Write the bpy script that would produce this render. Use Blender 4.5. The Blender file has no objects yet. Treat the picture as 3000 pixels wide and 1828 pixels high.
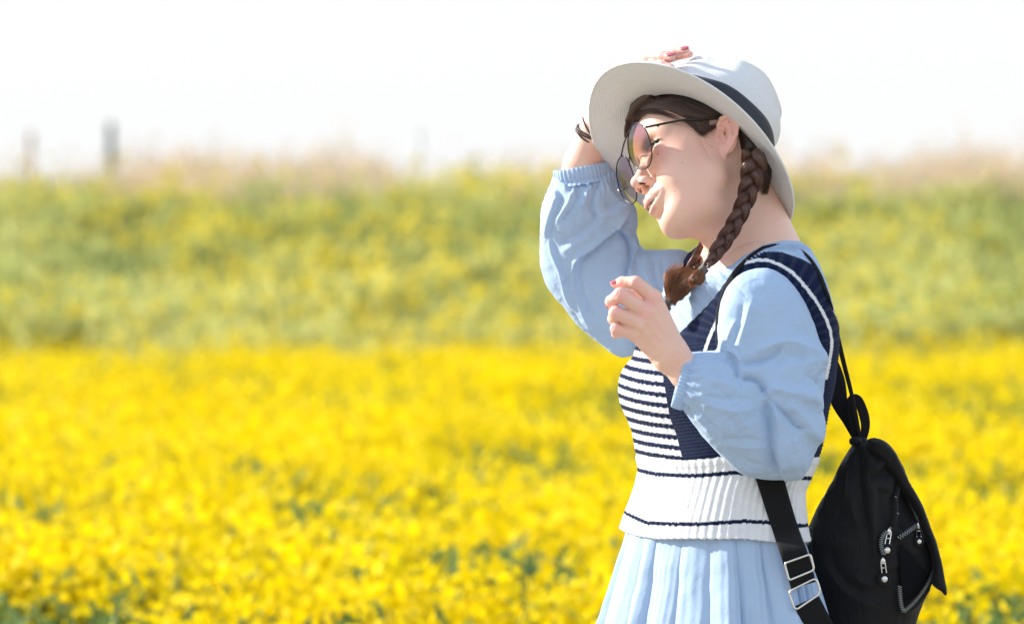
import bpy, math, random
import numpy as np
from mathutils import Vector
R_ = math.radians
scene = bpy.context.scene

# ------------------------------------------------------------------ camera
S = 0.0005            # metres per photograph pixel at the woman
DC = 8.0              # distance of the camera from her
H = 1.40              # eye height of the photographer
cd = bpy.data.cameras.new("camera"); cam = bpy.data.objects.new("camera", cd)
scene.collection.objects.link(cam); scene.camera = cam
cam.location = (0, -DC, H); cam.rotation_euler = (R_(90), 0, 0)
cd.sensor_width = 36; cd.lens = 36*DC/(3000*S)
cd.shift_y = -(914-600)/3000.0
cd.clip_end = 3000
cd.dof.use_dof = True; cd.dof.focus_distance = DC-0.10
cd.dof.aperture_fstop = cd.lens/1000/0.034
# ------------------------------------------------------------------ light
SUN_EL, SUN_AZ = 27.0, -70.0    # azimuth from +Y towards +X (negative = left of frame)
sd = Vector((math.sin(R_(SUN_AZ))*math.cos(R_(SUN_EL)), math.cos(R_(SUN_AZ))*math.cos(R_(SUN_EL)), math.sin(R_(SUN_EL))))
world = bpy.data.worlds.new("World"); scene.world = world; world.use_nodes = True
wn = world.node_tree; wn.nodes.clear()
sky = wn.nodes.new("ShaderNodeTexSky"); sky.sky_type = 'NISHITA'; sky.sun_disc = False
sky.sun_elevation = R_(SUN_EL); sky.sun_rotation = R_(SUN_AZ)
sky.air_density = 1.0; sky.dust_density = 0.6; sky.ozone_density = 1.0
bg = wn.nodes.new("ShaderNodeBackground"); bg.inputs[1].default_value = 0.15
wo = wn.nodes.new("ShaderNodeOutputWorld")
wtc = wn.nodes.new("ShaderNodeTexCoord"); wsx = wn.nodes.new("ShaderNodeSeparateXYZ"); wn.links.new(wtc.outputs["Generated"], wsx.inputs[0])
wr = wn.nodes.new("ShaderNodeValToRGB"); wr.color_ramp.elements[0].position = 0.0; wr.color_ramp.elements[0].color = (1, 1, 1, 1)
wr.color_ramp.elements[1].position = .95; wr.color_ramp.elements[1].color = (.35, .35, .35, 1)
wn.links.new(wsx.outputs[2], wr.inputs[0])      # thin bright cloud, thickest towards the horizon
wmx = wn.nodes.new("ShaderNodeMix"); wmx.data_type = 'RGBA'; wn.links.new(wr.outputs[0], wmx.inputs[0])
wn.links.new(sky.outputs[0], wmx.inputs[6]); wr2 = wn.nodes.new("ShaderNodeValToRGB"); wr2.color_ramp.elements[0].position = .05; wr2.color_ramp.elements[0].color = (.675, .68, .685, 1)
wr2.color_ramp.elements[1].position = .35; wr2.color_ramp.elements[1].color = (.92, 1.02, 1.18, 1); wn.links.new(wsx.outputs[2], wr2.inputs[0])
wmu = wn.nodes.new("ShaderNodeMix"); wmu.data_type = 'RGBA'; wmu.blend_type = 'MULTIPLY'; wmu.inputs[0].default_value = 1; wmu.inputs[7].default_value = (5, 5, 5, 1)
wn.links.new(wr2.outputs[0], wmu.inputs[6]); wn.links.new(wmu.outputs[2], wmx.inputs[7])
wn.links.new(wmx.outputs[2], bg.inputs[0]); wn.links.new(bg.outputs[0], wo.inputs[0])
sl = bpy.data.lights.new("sun", 'SUN'); sl.energy = 4.5; sl.angle = R_(1.2); sl.color = (1.0, 0.95, 0.87)
so = bpy.data.objects.new("sun", sl); scene.collection.objects.link(so)
so.rotation_euler = (-sd).to_track_quat('-Z', 'Y').to_euler(); so.location = (-4, 0, 6)
vs = scene.view_settings; vs.view_transform = 'Standard'; vs.look = 'None'; vs.gamma = 1; vs.exposure = 0.95
scene.cycles.max_bounces = 6; scene.cycles.transparent_max_bounces = 12
scene.cycles.use_denoising = True

# ------------------------------------------------------------------ small library
rng = np.random.default_rng(7)
def obj_link(o):
    scene.collection.objects.link(o); return o
def setp(o, label=None, cat=None, group=None, kind=None):
    if label: o["label"] = label
    if cat: o["category"] = cat
    if group: o["group"] = group
    if kind: o["kind"] = kind
    return o
def mesh_from(name, V, F, mat=None, parent=None, smooth=True, attrs=None, mats=None, midx=None, uv=None):
    """V (N,3); F list of (M,k) int arrays."""
    me = bpy.data.meshes.new(name)
    V = np.asarray(V, np.float32)
    if isinstance(F, np.ndarray): F = [F]
    F = [np.asarray(f, np.int32) for f in F if len(f)]
    nl = sum(f.size for f in F); nf = sum(len(f) for f in F)
    me.vertices.add(len(V)); me.vertices.foreach_set("co", V.ravel())
    me.loops.add(nl); me.loops.foreach_set("vertex_index", np.concatenate([f.ravel() for f in F]))
    me.polygons.add(nf)
    tot = np.concatenate([np.full(len(f), f.shape[1], np.int32) for f in F])
    st = np.concatenate([[0], np.cumsum(tot)[:-1]]).astype(np.int32)
    me.polygons.foreach_set("loop_start", st); me.polygons.foreach_set("loop_total", tot)
    me.polygons.foreach_set("use_smooth", np.full(nf, smooth))
    if midx is not None: me.polygons.foreach_set("material_index", np.asarray(midx, np.int32))
    me.update(calc_edges=True)
    if attrs:
        for k, a in attrs.items():
            a = np.asarray(a, np.float32)
            if a.ndim == 1:
                at = me.attributes.new(k, 'FLOAT', 'POINT'); at.data.foreach_set("value", a)
            else:
                at = me.attributes.new(k, 'FLOAT_COLOR', 'POINT')
                if a.shape[1] == 3: a = np.concatenate([a, np.ones((len(a), 1), np.float32)], 1)
                at.data.foreach_set("color", np.ascontiguousarray(a, np.float32).ravel())
    for m in (mats or ([mat] if mat else [])): me.materials.append(m)
    o = bpy.data.objects.new(name, me); obj_link(o)
    if parent is not None: o.parent = parent
    return o
def W(p, D0=0.0):
    p = np.asarray(p, float); f = 1+D0*S/DC
    return np.stack([(p[...,0]-1500)*S*f, D0*S+(p[...,2]-D0)*S*f, H+(600-p[...,1])*S*f], -1)
def lerp(a, b, t): return a+(b-a)*t
def sm(x, a, b):
    t = np.clip((x-a)/(b-a), 0, 1); return t*t*(3-2*t)
def catmull(P, n, closed=False):
    P = np.asarray(P, float); N = len(P)
    if closed: Q = np.concatenate([P[-1:], P, P[:2]]); m = N
    else: Q = np.concatenate([2*P[:1]-P[1:2], P, 2*P[-1:]-P[-2:-1]]); m = N-1
    t = np.linspace(0, m, n, endpoint=not closed)
    i = np.minimum(t.astype(int), m-1); f = (t-i)[:, None]
    p0, p1, p2, p3 = Q[i], Q[i+1], Q[i+2], Q[i+3]
    return 0.5*((2*p1)+(-p0+p2)*f+(2*p0-5*p1+4*p2-p3)*f*f+(-p0+3*p1-3*p2+p3)*f**3)
def resample(P, n):
    P = np.asarray(P, float); d = np.r_[0, np.cumsum(np.linalg.norm(np.diff(P[:, :3], axis=0), axis=1))]
    t = np.linspace(0, d[-1], n)
    return np.stack([np.interp(t, d, P[:, k]) for k in range(P.shape[1])], 1)
def vnoise(p, seed=0):
    p = np.asarray(p, float); i = np.floor(p).astype(np.int64); f = p-i; f = f*f*(3-2*f)
    def h(ix, iy, iz):
        n = (ix*73856093) ^ (iy*19349663) ^ (iz*83492791) ^ (seed*2654435761)
        n = (n ^ (n >> 13)) * 1274126177 & 0xffffffff
        n = (n ^ (n >> 16)) & 0xffff
        return n/32767.5-1
    r = 0
    for dx in (0, 1):
        for dy in (0, 1):
            for dz in (0, 1):
                w = (f[...,0] if dx else 1-f[...,0])*(f[...,1] if dy else 1-f[...,1])*(f[...,2] if dz else 1-f[...,2])
                r = r+w*h(i[...,0]+dx, i[...,1]+dy, i[...,2]+dz)
    return r
def fbm(p, oct=3, seed=0):
    r = 0; a = 1.0
    for k in range(oct):
        r = r+a*vnoise(np.asarray(p)*2**k, seed+k); a *= .5
    return r
# signed distance primitives ---------------------------------------------------
def ell(p, c, r):
    q = p-np.asarray(c, float); r = np.asarray(r, float)
    k0 = np.sqrt(((q/r)**2).sum(-1)); k1 = np.sqrt(((q/(r*r))**2).sum(-1))
    return k0*(k0-1)/np.maximum(k1, 1e-6)
def cap(p, a, b, ra, rb=None):
    rb = ra if rb is None else rb
    a = np.asarray(a, float); b = np.asarray(b, float); ba = b-a; pa = p-a
    h = np.clip((pa@ba)/max(ba@ba, 1e-9), 0, 1)
    return np.sqrt(((pa-h[..., None]*ba)**2).sum(-1))-(ra+(rb-ra)*h)
def smin(a, b, k):
    h = np.maximum(k-np.abs(a-b), 0)/k; return np.minimum(a, b)-h*h*k*.25
def smax(a, b, k): return -smin(-a, -b, k)
def chain(p, pts, rad, k=2.0):
    d = None
    for i in range(len(pts)-1):
        c = cap(p, pts[i], pts[i+1], rad[i], rad[i+1]); d = c if d is None else smin(d, c, k)
    return d
class Poly:
    """signed 2D distance to a closed smooth outline, looked up from a table"""
    def __init__(s, pts, pad=60, h=3.0, smooth=True):
        P = catmull(pts, len(pts)*6, True) if smooth else np.asarray(pts, float)
        s.lo = P.min(0)-pad; hi = P.max(0)+pad; s.h = h
        nx, ny = (np.ceil((hi-s.lo)/h)).astype(int)+2
        X, Y = np.meshgrid(s.lo[0]+h*np.arange(nx), s.lo[1]+h*np.arange(ny), indexing='ij')
        best = np.full(X.shape, 1e18); ins = np.zeros(X.shape, bool)
        for a, b in zip(P, np.roll(P, -1, 0)):
            ba = b-a; t = np.clip(((X-a[0])*ba[0]+(Y-a[1])*ba[1])/max(ba@ba, 1e-9), 0, 1)
            best = np.minimum(best, (X-a[0]-t*ba[0])**2+(Y-a[1]-t*ba[1])**2)
            if a[1] != b[1]:
                c = ((a[1] > Y) != (b[1] > Y)) & (X < (b[0]-a[0])*(Y-a[1])/(b[1]-a[1])+a[0]); ins ^= c
        s.T = np.sqrt(best)*np.where(ins, -1, 1); s.n = (nx, ny)
    def __call__(s, x, y):
        u = (x-s.lo[0])/s.h; v = (y-s.lo[1])/s.h
        uc = np.clip(u, 0, s.n[0]-1.001); vc = np.clip(v, 0, s.n[1]-1.001)
        i = uc.astype(int); j = vc.astype(int); fu = uc-i; fv = vc-j
        d = (s.T[i, j]*(1-fu)+s.T[i+1, j]*fu)*(1-fv)+(s.T[i, j+1]*(1-fu)+s.T[i+1, j+1]*fu)*fv
        return d+np.hypot(u-uc, v-vc)*s.h
def inflate(P, p, R, T, yc):
    d2 = P(p[..., 0], p[..., 1]); k = R/T
    q = np.maximum(R+d2, 0); z = (p[..., 2]-yc)*k
    return (np.sqrt(q*q+z*z)-R)/max(1.0, k*.8)
def mesh_sdf(f, lo, hi, h, C=4, newton=2):
    lo = np.asarray(lo, float); n = (np.ceil((np.asarray(hi)-lo)/(h*C))).astype(int)
    Hc = h*C
    ax = [lo[k]+Hc*np.arange(n[k]+1) for k in range(3)]
    G = np.stack(np.meshgrid(*ax, indexing='ij'), -1); Fc = f(G.reshape(-1, 3)).reshape(G.shape[:3])
    c8 = np.stack([Fc[i:n[0]+i, j:n[1]+j, k:n[2]+k] for i in (0, 1) for j in (0, 1) for k in (0, 1)])
    act = (np.abs(c8).min(0) < Hc*1.6) | ((c8.min(0) < 0) & (c8.max(0) > 0))
    N = n*C
    m = np.zeros(N+1, bool)
    r = act.repeat(C, 0).repeat(C, 1).repeat(C, 2)
    for i in (0, 1):
        for j in (0, 1):
            for k in (0, 1): m[i:N[0]+i, j:N[1]+j, k:N[2]+k] |= r
    idx = np.argwhere(m); vals = np.empty(len(idx))
    for s0 in range(0, len(idx), 400000): vals[s0:s0+400000] = f(lo+h*idx[s0:s0+400000])
    ci = [np.minimum(np.arange(N[k]+1)//C, n[k]) for k in range(3)]
    F = np.sign(Fc)[np.ix_(*ci)]*1e3; F[F == 0] = 1e3
    F[m] = vals
    sgn = F < 0
    s8 = [sgn[i:N[0]+i, j:N[1]+j, k:N[2]+k] for i in (0, 1) for j in (0, 1) for k in (0, 1)]
    allv = np.logical_and.reduce(s8); anyv = np.logical_or.reduce(s8)
    mix = anyv & ~allv & r
    cell = np.argwhere(mix); vid = np.full(mix.shape, -1, np.int64); vid[mix] = np.arange(len(cell))
    acc = np.zeros((len(cell), 3)); cnt = np.zeros(len(cell))
    offs = [(i, j, k) for i in (0, 1) for j in (0, 1) for k in (0, 1)]
    for a in offs:
        for axk in range(3):
            if a[axk]: continue
            b = list(a); b[axk] = 1
            fa = F[cell[:, 0]+a[0], cell[:, 1]+a[1], cell[:, 2]+a[2]]; fb = F[cell[:, 0]+b[0], cell[:, 1]+b[1], cell[:, 2]+b[2]]
            cr = (fa < 0) != (fb < 0); t = np.where(cr, fa/np.where(cr, fa-fb, 1), 0)
            e = np.tile(np.array(a, float), (len(cell), 1)); e[:, axk] += t
            acc += e*cr[:, None]; cnt += cr
    V = lo+h*(cell+acc/np.maximum(cnt, 1)[:, None])
    quads = []
    for axk in range(3):
        o1, o2 = [(1, 2), (2, 0), (0, 1)][axk]
        sl0 = [slice(1, N[k]) for k in range(3)]; sl1 = list(sl0)
        sl0[axk] = slice(0, N[axk]); sl1[axk] = slice(1, N[axk]+1)
        A = sgn[tuple(sl0)]; B = sgn[tuple(sl1)]
        e = np.argwhere(A != B)
        if not len(e): continue
        up = A[e[:, 0], e[:, 1], e[:, 2]]
        base = e.copy()
        for k in range(3):
            if k != axk: base[:, k] += 1
        def g(d1, d2):
            c = base.copy(); c[:, o1] -= d1; c[:, o2] -= d2
            return vid[c[:, 0], c[:, 1], c[:, 2]]
        q = np.stack([g(1, 1), g(0, 1), g(0, 0), g(1, 0)], 1)
        q[~up] = q[~up][:, ::-1]; quads.append(q)
    Q = np.concatenate(quads); Q = Q[(Q >= 0).all(1)]
    for _ in range(newton):
        f0 = f(V); g = grad(f, V, h*.5); gn = (g*g).sum(1)
        V = V-np.clip(f0/np.maximum(gn, .05), -h, h)[:, None]*g
    return V, Q
def grad(f, V, e=1.0):
    g = np.empty_like(V)
    for k in range(3):
        d = np.zeros(3); d[k] = e; g[:, k] = (f(V+d)-f(V-d))/(2*e)
    return g
def normals(f, V, e=1.0):
    g = grad(f, V, e); return g/np.maximum(np.linalg.norm(g, axis=1), 1e-6)[:, None]
def hit(f, x, y, d0=-600., d1=500., back=False):
    x = np.asarray(x, float); y = np.asarray(y, float); d = np.full(x.shape, d1 if back else d0)
    sg = -1 if back else 1
    for _ in range(90):
        v = f(np.stack([x, y, d], -1)); d = d+sg*np.clip(v*.8, -10, 60)
        if np.abs(v).max() < .2: break
    return d
def polydist(x, y, P):
    """distance to a polyline, signed side and position 0..1 along it"""
    P = np.asarray(P, float); best = np.full(x.shape, 1e9); sd_ = np.zeros(x.shape); u = np.zeros(x.shape)
    L = np.r_[0, np.cumsum(np.linalg.norm(np.diff(P, axis=0), axis=1))]
    for i in range(len(P)-1):
        a, b = P[i], P[i+1]; ba = b-a; l2 = max(ba@ba, 1e-9)
        t = np.clip(((x-a[0])*ba[0]+(y-a[1])*ba[1])/l2, 0, 1)
        dx = x-a[0]-t*ba[0]; dy = y-a[1]-t*ba[1]; d = np.hypot(dx, dy); m = d < best
        best = np.where(m, d, best); sd_ = np.where(m, np.sign(ba[0]*dy-ba[1]*dx), sd_)
        u = np.where(m, (L[i]+t*math.sqrt(l2))/L[-1], u)
    return best, sd_, u
def folds(V, N, strokes, both=False):
    """displace vertices along their normals by drawn folds: (kind, amp, width, points)"""
    out = np.zeros(len(V)); face = np.ones(len(V)) if both else sm(-N[:, 2], -.1, .45)
    for kind, amp, w, P in strokes:
        P = np.asarray(P, float); Pc = catmull(P, len(P)*4)
        lo = Pc.min(0)-w*4; hi = Pc.max(0)+w*4
        m = (V[:, 0] > lo[0]) & (V[:, 0] < hi[0]) & (V[:, 1] > lo[1]) & (V[:, 1] < hi[1]) & (face > 0)
        if not m.any(): continue
        d, sg, u = polydist(V[m, 0], V[m, 1], Pc); e = np.clip(np.sin(np.pi*np.clip(u, .03, .97))*2.2, 0, 1)
        if kind == 'r': g = np.exp(-(d/w)**1.4)
        elif kind == 'v': g = -np.exp(-(d/w)**1.2)
        else: g = np.where(sg > 0, 1, -1)*(np.exp(-(d/w)**1.3))*(1-np.exp(-(d/(w*.18))**2))*(1 if kind == 's' else -1)
        out[m] += amp*e*g*face[m]
    return V+N*out[:, None]
def loft(rings, closed_u=True, cap_ends=False):
    """rings (n,m,3) -> V, F"""
    rings = np.asarray(rings, float); n, m = rings.shape[:2]; V = rings.reshape(-1, 3)
    i = np.arange(n-1)[:, None]; j = np.arange(m if closed_u else m-1)[None, :]; j2 = (j+1) % m
    F = [np.stack([i*m+j, i*m+j2, (i+1)*m+j2, (i+1)*m+j], -1).reshape(-1, 4)]
    if cap_ends:
        V = np.concatenate([V, rings[0].mean(0)[None], rings[-1].mean(0)[None]]); c0 = n*m; jj = np.arange(m); jn = (jj+1) % m
        F.append(np.stack([jn, jj, np.full(m, c0)], 1)); F.append(np.stack([(n-1)*m+jj, (n-1)*m+jn, np.full(m, c0+1)], 1))
    return V, F
def frames(P):
    P = np.asarray(P, float); T = np.gradient(P, axis=0); T /= np.maximum(np.linalg.norm(T, axis=1), 1e-9)[:, None]
    a = np.array([0, 0, 1.]) if abs(T[0, 2]) < .9 else np.array([1., 0, 0])
    n = a-T[0]*(a@T[0]); n /= np.linalg.norm(n); Ns = [n]
    for k in range(1, len(P)):
        n = n-T[k]*(n@T[k]); n = n/max(np.linalg.norm(n), 1e-9); Ns.append(n)
    Ns = np.array(Ns); return T, Ns, np.cross(T, Ns)
def tube(P, r, m=8, capped=True, flat=1.0):
    P = np.asarray(P, float); T, N, B = frames(P); r = np.broadcast_to(np.asarray(r, float), (len(P),))
    a = np.linspace(0, 2*np.pi, m, endpoint=False)
    rings = P[:, None]+r[:, None, None]*(np.cos(a)[None, :, None]*N[:, None]+flat*np.sin(a)[None, :, None]*B[:, None])
    return loft(rings, True, capped)
def tubes(curves, radii, m=3):
    """many thin tubes at once: curves (k,n,3), radii (k,n)"""
    C = np.asarray(curves, float); k, n = C.shape[:2]; T = np.gradient(C, axis=1); T /= np.maximum(np.linalg.norm(T, axis=2, keepdims=True), 1e-9)
    up = np.array([.13, .21, 1.]); N = np.cross(T, up); N /= np.maximum(np.linalg.norm(N, axis=2, keepdims=True), 1e-9); B = np.cross(T, N)
    a = np.linspace(0, 2*np.pi, m, endpoint=False)
    V = C[:, :, None]+radii[:, :, None, None]*(np.cos(a)[:, None]*N[:, :, None]+np.sin(a)[:, None]*B[:, :, None])
    i = np.arange(n-1)[:, None]; j = np.arange(m)[None]; j2 = (j+1) % m
    f = np.stack([i*m+j, i*m+j2, (i+1)*m+j2, (i+1)*m+j], -1).reshape(-1, 4)
    F = (f[None]+(np.arange(k)*n*m)[:, None, None]).reshape(-1, 4)
    return V.reshape(-1, 3), F
def merge(parts):
    Vs, F3, F4, off = [], [], [], 0
    for V, F in parts:
        V = np.asarray(V, float)
        for f in (F if isinstance(F, list) else [F]):
            (F3 if f.shape[1] == 3 else F4).append(np.asarray(f)+off)
        Vs.append(V); off += len(V)
    out = []
    if F4: out.append(np.concatenate(F4))
    if F3: out.append(np.concatenate(F3))
    return np.concatenate(Vs), out
def ball(c, r, n=16):
    u = np.linspace(0, np.pi, n//2+1)[1:-1]; v = np.linspace(0, 2*np.pi, n, endpoint=False); r = np.broadcast_to(r, (3,))
    ring = np.stack([np.sin(u)[:, None]*np.cos(v), np.sin(u)[:, None]*np.sin(v), np.cos(u)[:, None]+0*v], -1)*r
    V, F = loft(ring, True, False); V = np.concatenate([V, [[0, 0, r[2]], [0, 0, -r[2]]]])
    m = n; k = len(u); j = np.arange(m); jn = (j+1) % m
    F += [np.stack([j, jn, np.full(m, k*m)], 1)[:, ::-1], np.stack([(k-1)*m+j, (k-1)*m+jn, np.full(m, k*m+1)], 1)]
    return V+np.asarray(c, float), F
# ------------------------------------------------------------------ materials
class NT:
    def __init__(s, name):
        s.m = bpy.data.materials.new(name); s.m.use_nodes = True; s.t = s.m.node_tree; s.t.nodes.clear()
        s.out = s.n("ShaderNodeOutputMaterial")
    def n(s, t, **k):
        x = s.t.nodes.new(t)
        for a, v in k.items(): setattr(x, a, v)
        return x
    def l(s, a, b): s.t.links.new(a, b)
    def math(s, op, a, b=None, clamp=False):
        x = s.n("ShaderNodeMath", operation=op, use_clamp=clamp)
        for i, v in enumerate((a, b)):
            if v is None: continue
            if isinstance(v, (int, float)): x.inputs[i].default_value = v
            else: s.l(v, x.inputs[i])
        return x.outputs[0]
    def mix(s, f, a, b, mode='MIX'):
        x = s.n("ShaderNodeMix", data_type='RGBA', blend_type=mode)
        for i, v in ((0, f), (6, a), (7, b)):
            if isinstance(v, (int, float)): x.inputs[i].default_value = v
            elif isinstance(v, tuple): x.inputs[i].default_value = (*v, 1)[:4]
            else: s.l(v, x.inputs[i])
        return x.outputs[2]
    def noise(s, scale, detail=3, rough=.55, coord=None, dist=0.0):
        x = s.n("ShaderNodeTexNoise"); x.inputs["Scale"].default_value = scale; x.inputs["Detail"].default_value = detail
        x.inputs["Roughness"].default_value = rough; x.inputs["Distortion"].default_value = dist
        if coord is None: coord = s.n("ShaderNodeTexCoord").outputs["Object"]
        s.l(coord, x.inputs["Vector"]); return x.outputs["Fac"]
    def coord(s, scale=(1, 1, 1), rot=(0, 0, 0), out="Object"):
        c = s.n("ShaderNodeTexCoord"); m = s.n("ShaderNodeMapping"); m.inputs["Scale"].default_value = scale; m.inputs["Rotation"].default_value = rot
        s.l(c.outputs[out], m.inputs[0]); return m.outputs[0]
    def ramp(s, f, stops):
        x = s.n("ShaderNodeValToRGB"); e = x.color_ramp.elements
        while len(e) < len(stops): e.new(.5)
        for q, (p, c) in zip(e, stops): q.position = p; q.color = (*c, 1)
        s.l(f, x.inputs[0]); return x.outputs[0]
    def attr(s, name, col=False):
        x = s.n("ShaderNodeAttribute", attribute_name=name); return x.outputs["Color" if col else "Fac"]
    def bump(s, h, strength=.3, dist=.001, prev=None):
        x = s.n("ShaderNodeBump"); x.inputs["Strength"].default_value = strength; x.inputs["Distance"].default_value = dist
        s.l(h, x.inputs["Height"])
        if prev is not None: s.l(prev, x.inputs["Normal"])
        return x.outputs[0]
    def bsdf(s, base, rough=.6, normal=None, **k):
        x = s.n("ShaderNodeBsdfPrincipled")
        if isinstance(base, tuple): x.inputs["Base Color"].default_value = (*base, 1)
        else: s.l(base, x.inputs["Base Color"])
        if isinstance(rough, (int, float)): x.inputs["Roughness"].default_value = rough
        else: s.l(rough, x.inputs["Roughness"])
        if normal is not None: s.l(normal, x.inputs["Normal"])
        for a, v in k.items():
            i = x.inputs[a.replace("_", " ")]
            if isinstance(v, (int, float, tuple)): i.default_value = v
            else: s.l(v, i)
        return x.outputs[0]
    def translucent(s, sh, col, fac, normal=None):
        t = s.n("ShaderNodeBsdfTranslucent")
        if isinstance(col, tuple): t.inputs[0].default_value = (*col, 1)
        else: s.l(col, t.inputs[0])
        m = s.n("ShaderNodeMixShader"); m.inputs[0].default_value = fac
        s.l(sh, m.inputs[1]); s.l(t.outputs[0], m.inputs[2]); return m.outputs[0]
    def done(s, sh): s.l(sh, s.out.inputs[0]); return s.m
# ------------------------------------------------------------------ the field behind her
def mat_leaf(name, c1, c2, tr=.35):
    t = NT(name); r = t.n("ShaderNodeNewGeometry").outputs["Random Per Island"]
    c = t.mix(r, c1, c2); return t.done(t.translucent(t.bsdf(c, .7, None, Specular_IOR_Level=.15), c, tr))
M_petal = mat_leaf("petal_yellow", (.86, .68, .003), (.76, .55, .003), .45)
M_petal2 = mat_leaf("petal_pale_yellow", (.70, .56, .05), (.60, .49, .07), .4)
M_green = mat_leaf("leaf_green", (.12, .20, .05), (.20, .27, .09), .4)
def mat_bank(name, c1, c2, d1, tr):
    t = NT(name); r = t.n("ShaderNodeNewGeometry").outputs["Random Per Island"]; c = t.mix(r, c1, c2)
    c = t.mix(t.ramp(t.noise(1.0, 3, coord=t.coord((.55, .16, .5))), [(.46, (0, 0, 0)), (.64, (1, 1, 1))]), c, d1)
    return t.done(t.translucent(t.bsdf(c, .7, None, Specular_IOR_Level=.15), c, tr))
M_green2 = mat_bank("thicket_leaf", (.41, .44, .13), (.53, .51, .19), (.27, .31, .10), .5)
M_tassel = mat_leaf("seed_head", (.66, .50, .36), (.56, .44, .30), .4)
def mat_ground():
    t = NT("soil_and_grass"); n = t.noise(1.6, 6); c = t.ramp(n, [(.35, (.09, .12, .03)), (.55, (.17, .19, .055)), (.75, (.22, .20, .08))])
    return t.done(t.bsdf(c, .9, t.bump(t.noise(14, 5), .6, .05)))
def quads_at(P, size, dirs=None, aspect=1.0, seed=1):
    """one small leaf-shaped rhomb per point"""
    r = np.random.default_rng(seed); n = len(P)
    a = r.normal(size=(n, 3)) if dirs is None else dirs+r.normal(size=(n, 3))*.25
    a /= np.linalg.norm(a, axis=1)[:, None]; b = np.cross(a, r.normal(size=(n, 3))); b /= np.linalg.norm(b, axis=1)[:, None]
    s = np.broadcast_to(size, (n,))[:, None]; w = s*aspect
    V = np.stack([P-a*s, P+b*w, P+a*s, P-b*w], 1).reshape(-1, 3)
    return V, (np.arange(n)[:, None]*4+np.arange(4))
def field_points(n, y0, y1, margin=1.12, seed=0, extra=.5, power=1.0):
    r = np.random.default_rng(seed); a, b = y0+DC, y1+DC
    D = np.sqrt(r.uniform(a*a, b*b, n)) if power == 1 else (a**power+(b**power-a**power)*r.random(n))**(1/power)
    hw = D*(1500*S/DC)*margin+extra
    return np.stack([r.uniform(-1, 1, n)*hw, D-DC], 1)
def hgt(x, y):
    """the land climbs gently behind the flat field"""
    n = vnoise(np.stack([x*.09, y*.12, 0*x], -1), 3)
    return (.95+.10*n)*sm(y, 26.5, 52+2*n)*(1-.0*x)+.0
gx_ = np.r_[-1500, -400, -100, np.linspace(-40, 40, 81), 100, 400, 1500]; gy_ = np.r_[-60, -20, np.linspace(-10, 80, 91), 120, 300, 900, 2500]
GX, GY = np.meshgrid(gx_, gy_, indexing='xy'); V = np.c_[GX.ravel(), GY.ravel(), hgt(GX.ravel(), GY.ravel())]
nx_ = len(gx_); ii, jj = np.meshgrid(np.arange(nx_-1), np.arange(len(gy_)-1)); k_ = (jj*nx_+ii).ravel()
ground = mesh_from("ground", V, np.stack([k_, k_+1, k_+1+nx_, k_+nx_], 1), mat_ground()); setp(ground, kind="structure")
def crop(n, y0, y1, top, topvar, npet, petal, leafn, leaf, seed, spread=.055, power=1.0, pdepth=0.0, ldepth=.42, dens=.62, dvar=.9, gap=(2.6, 1.1), edge=0.0, outer=0.0):
    xy = field_points(n, y0, y1, seed=seed, power=power, extra=.5+outer)
    if outer: xy = xy[np.abs(xy[:, 0]) > (xy[:, 1]+DC)*(1500*S/DC)*1.12+.5]
    if edge: xy = xy[xy[:, 1] < y1-edge+edge*fbm(np.c_[xy[:, 0]*.45, xy[:, 0]*0, xy[:, 0]*0], 3, 77)]
    n = len(xy); r = np.random.default_rng(seed+5)
    clump = vnoise(np.c_[xy*np.array([.9, .7]), np.zeros(n)], seed); g0 = hgt(xy[:, 0], xy[:, 1])
    hh = top+topvar*(.6*clump+.33*r.normal(size=n))
    keep = r.random(n) < np.clip(dens+dvar*vnoise(np.c_[xy*np.array(gap), np.ones(n)], seed+2), .05, 1)
    C = np.c_[xy, hh+g0]
    P = C[keep].repeat(npet, 0); P = P+r.normal(size=P.shape)*np.array([spread, spread, spread*.95]); P[:, 2] -= (r.random((int(keep.sum()), 1))**1.3*pdepth).repeat(npet, 0).ravel() if pdepth else 0
    pv = quads_at(P, r.uniform(.5, 1.35, len(P))*petal, None, .8, seed)
    L = C.repeat(leafn, 0); q = r.random(len(L)); L = L+r.normal(size=L.shape)*np.array([.07, .07, .03])*(1+pdepth); L[:, 2] -= .02+q*np.minimum(ldepth, top*.85)
    d = np.tile([0, 0, 1.], (len(L), 1))+r.normal(size=(len(L), 3))*.7
    lv = quads_at(L, r.uniform(.6, 1.2, len(L))*leaf, d, .3, seed+1)
    return pv, lv
def put(name, pv, lv, mp, ml, label, cat):
    V, F = merge([pv, lv]); mi = np.r_[np.zeros(len(pv[1])), np.ones(len(lv[1]))]
    o = mesh_from(name, V, F, mats=[mp, ml], midx=mi, smooth=False); return setp(o, label, cat, kind="stuff")
pv, lv = crop(28000, 4.4, 28.4, .38, .11, 16, .0175, 9, .05, 11, spread=.064, power=1.5, dens=.55, dvar=1.05, gap=(1.9, 1.0), edge=2.3)
po, lo_ = crop(20000, 4.4, 28.4, .38, .11, 7, .03, 6, .07, 91, spread=.08, power=1.2, dens=.60, dvar=.95, gap=(1.9, 1.0), edge=2.3, outer=9)
pv = merge([pv, po]); lv = merge([lv, lo_]); pv = (pv[0], pv[1][0]); lv = (lv[0], lv[1][0])
put("yellow_flower_field", pv, lv, M_petal, M_green, "dense bright yellow flowers with green leaves filling the field behind the woman", "flowers")
p2, l2 = crop(1900, 24.8, 32, .36, .5, 14, .024, 16, .07, 57, spread=.09, dens=.6, dvar=.9, gap=(.7, .5), pdepth=.25)
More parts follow.
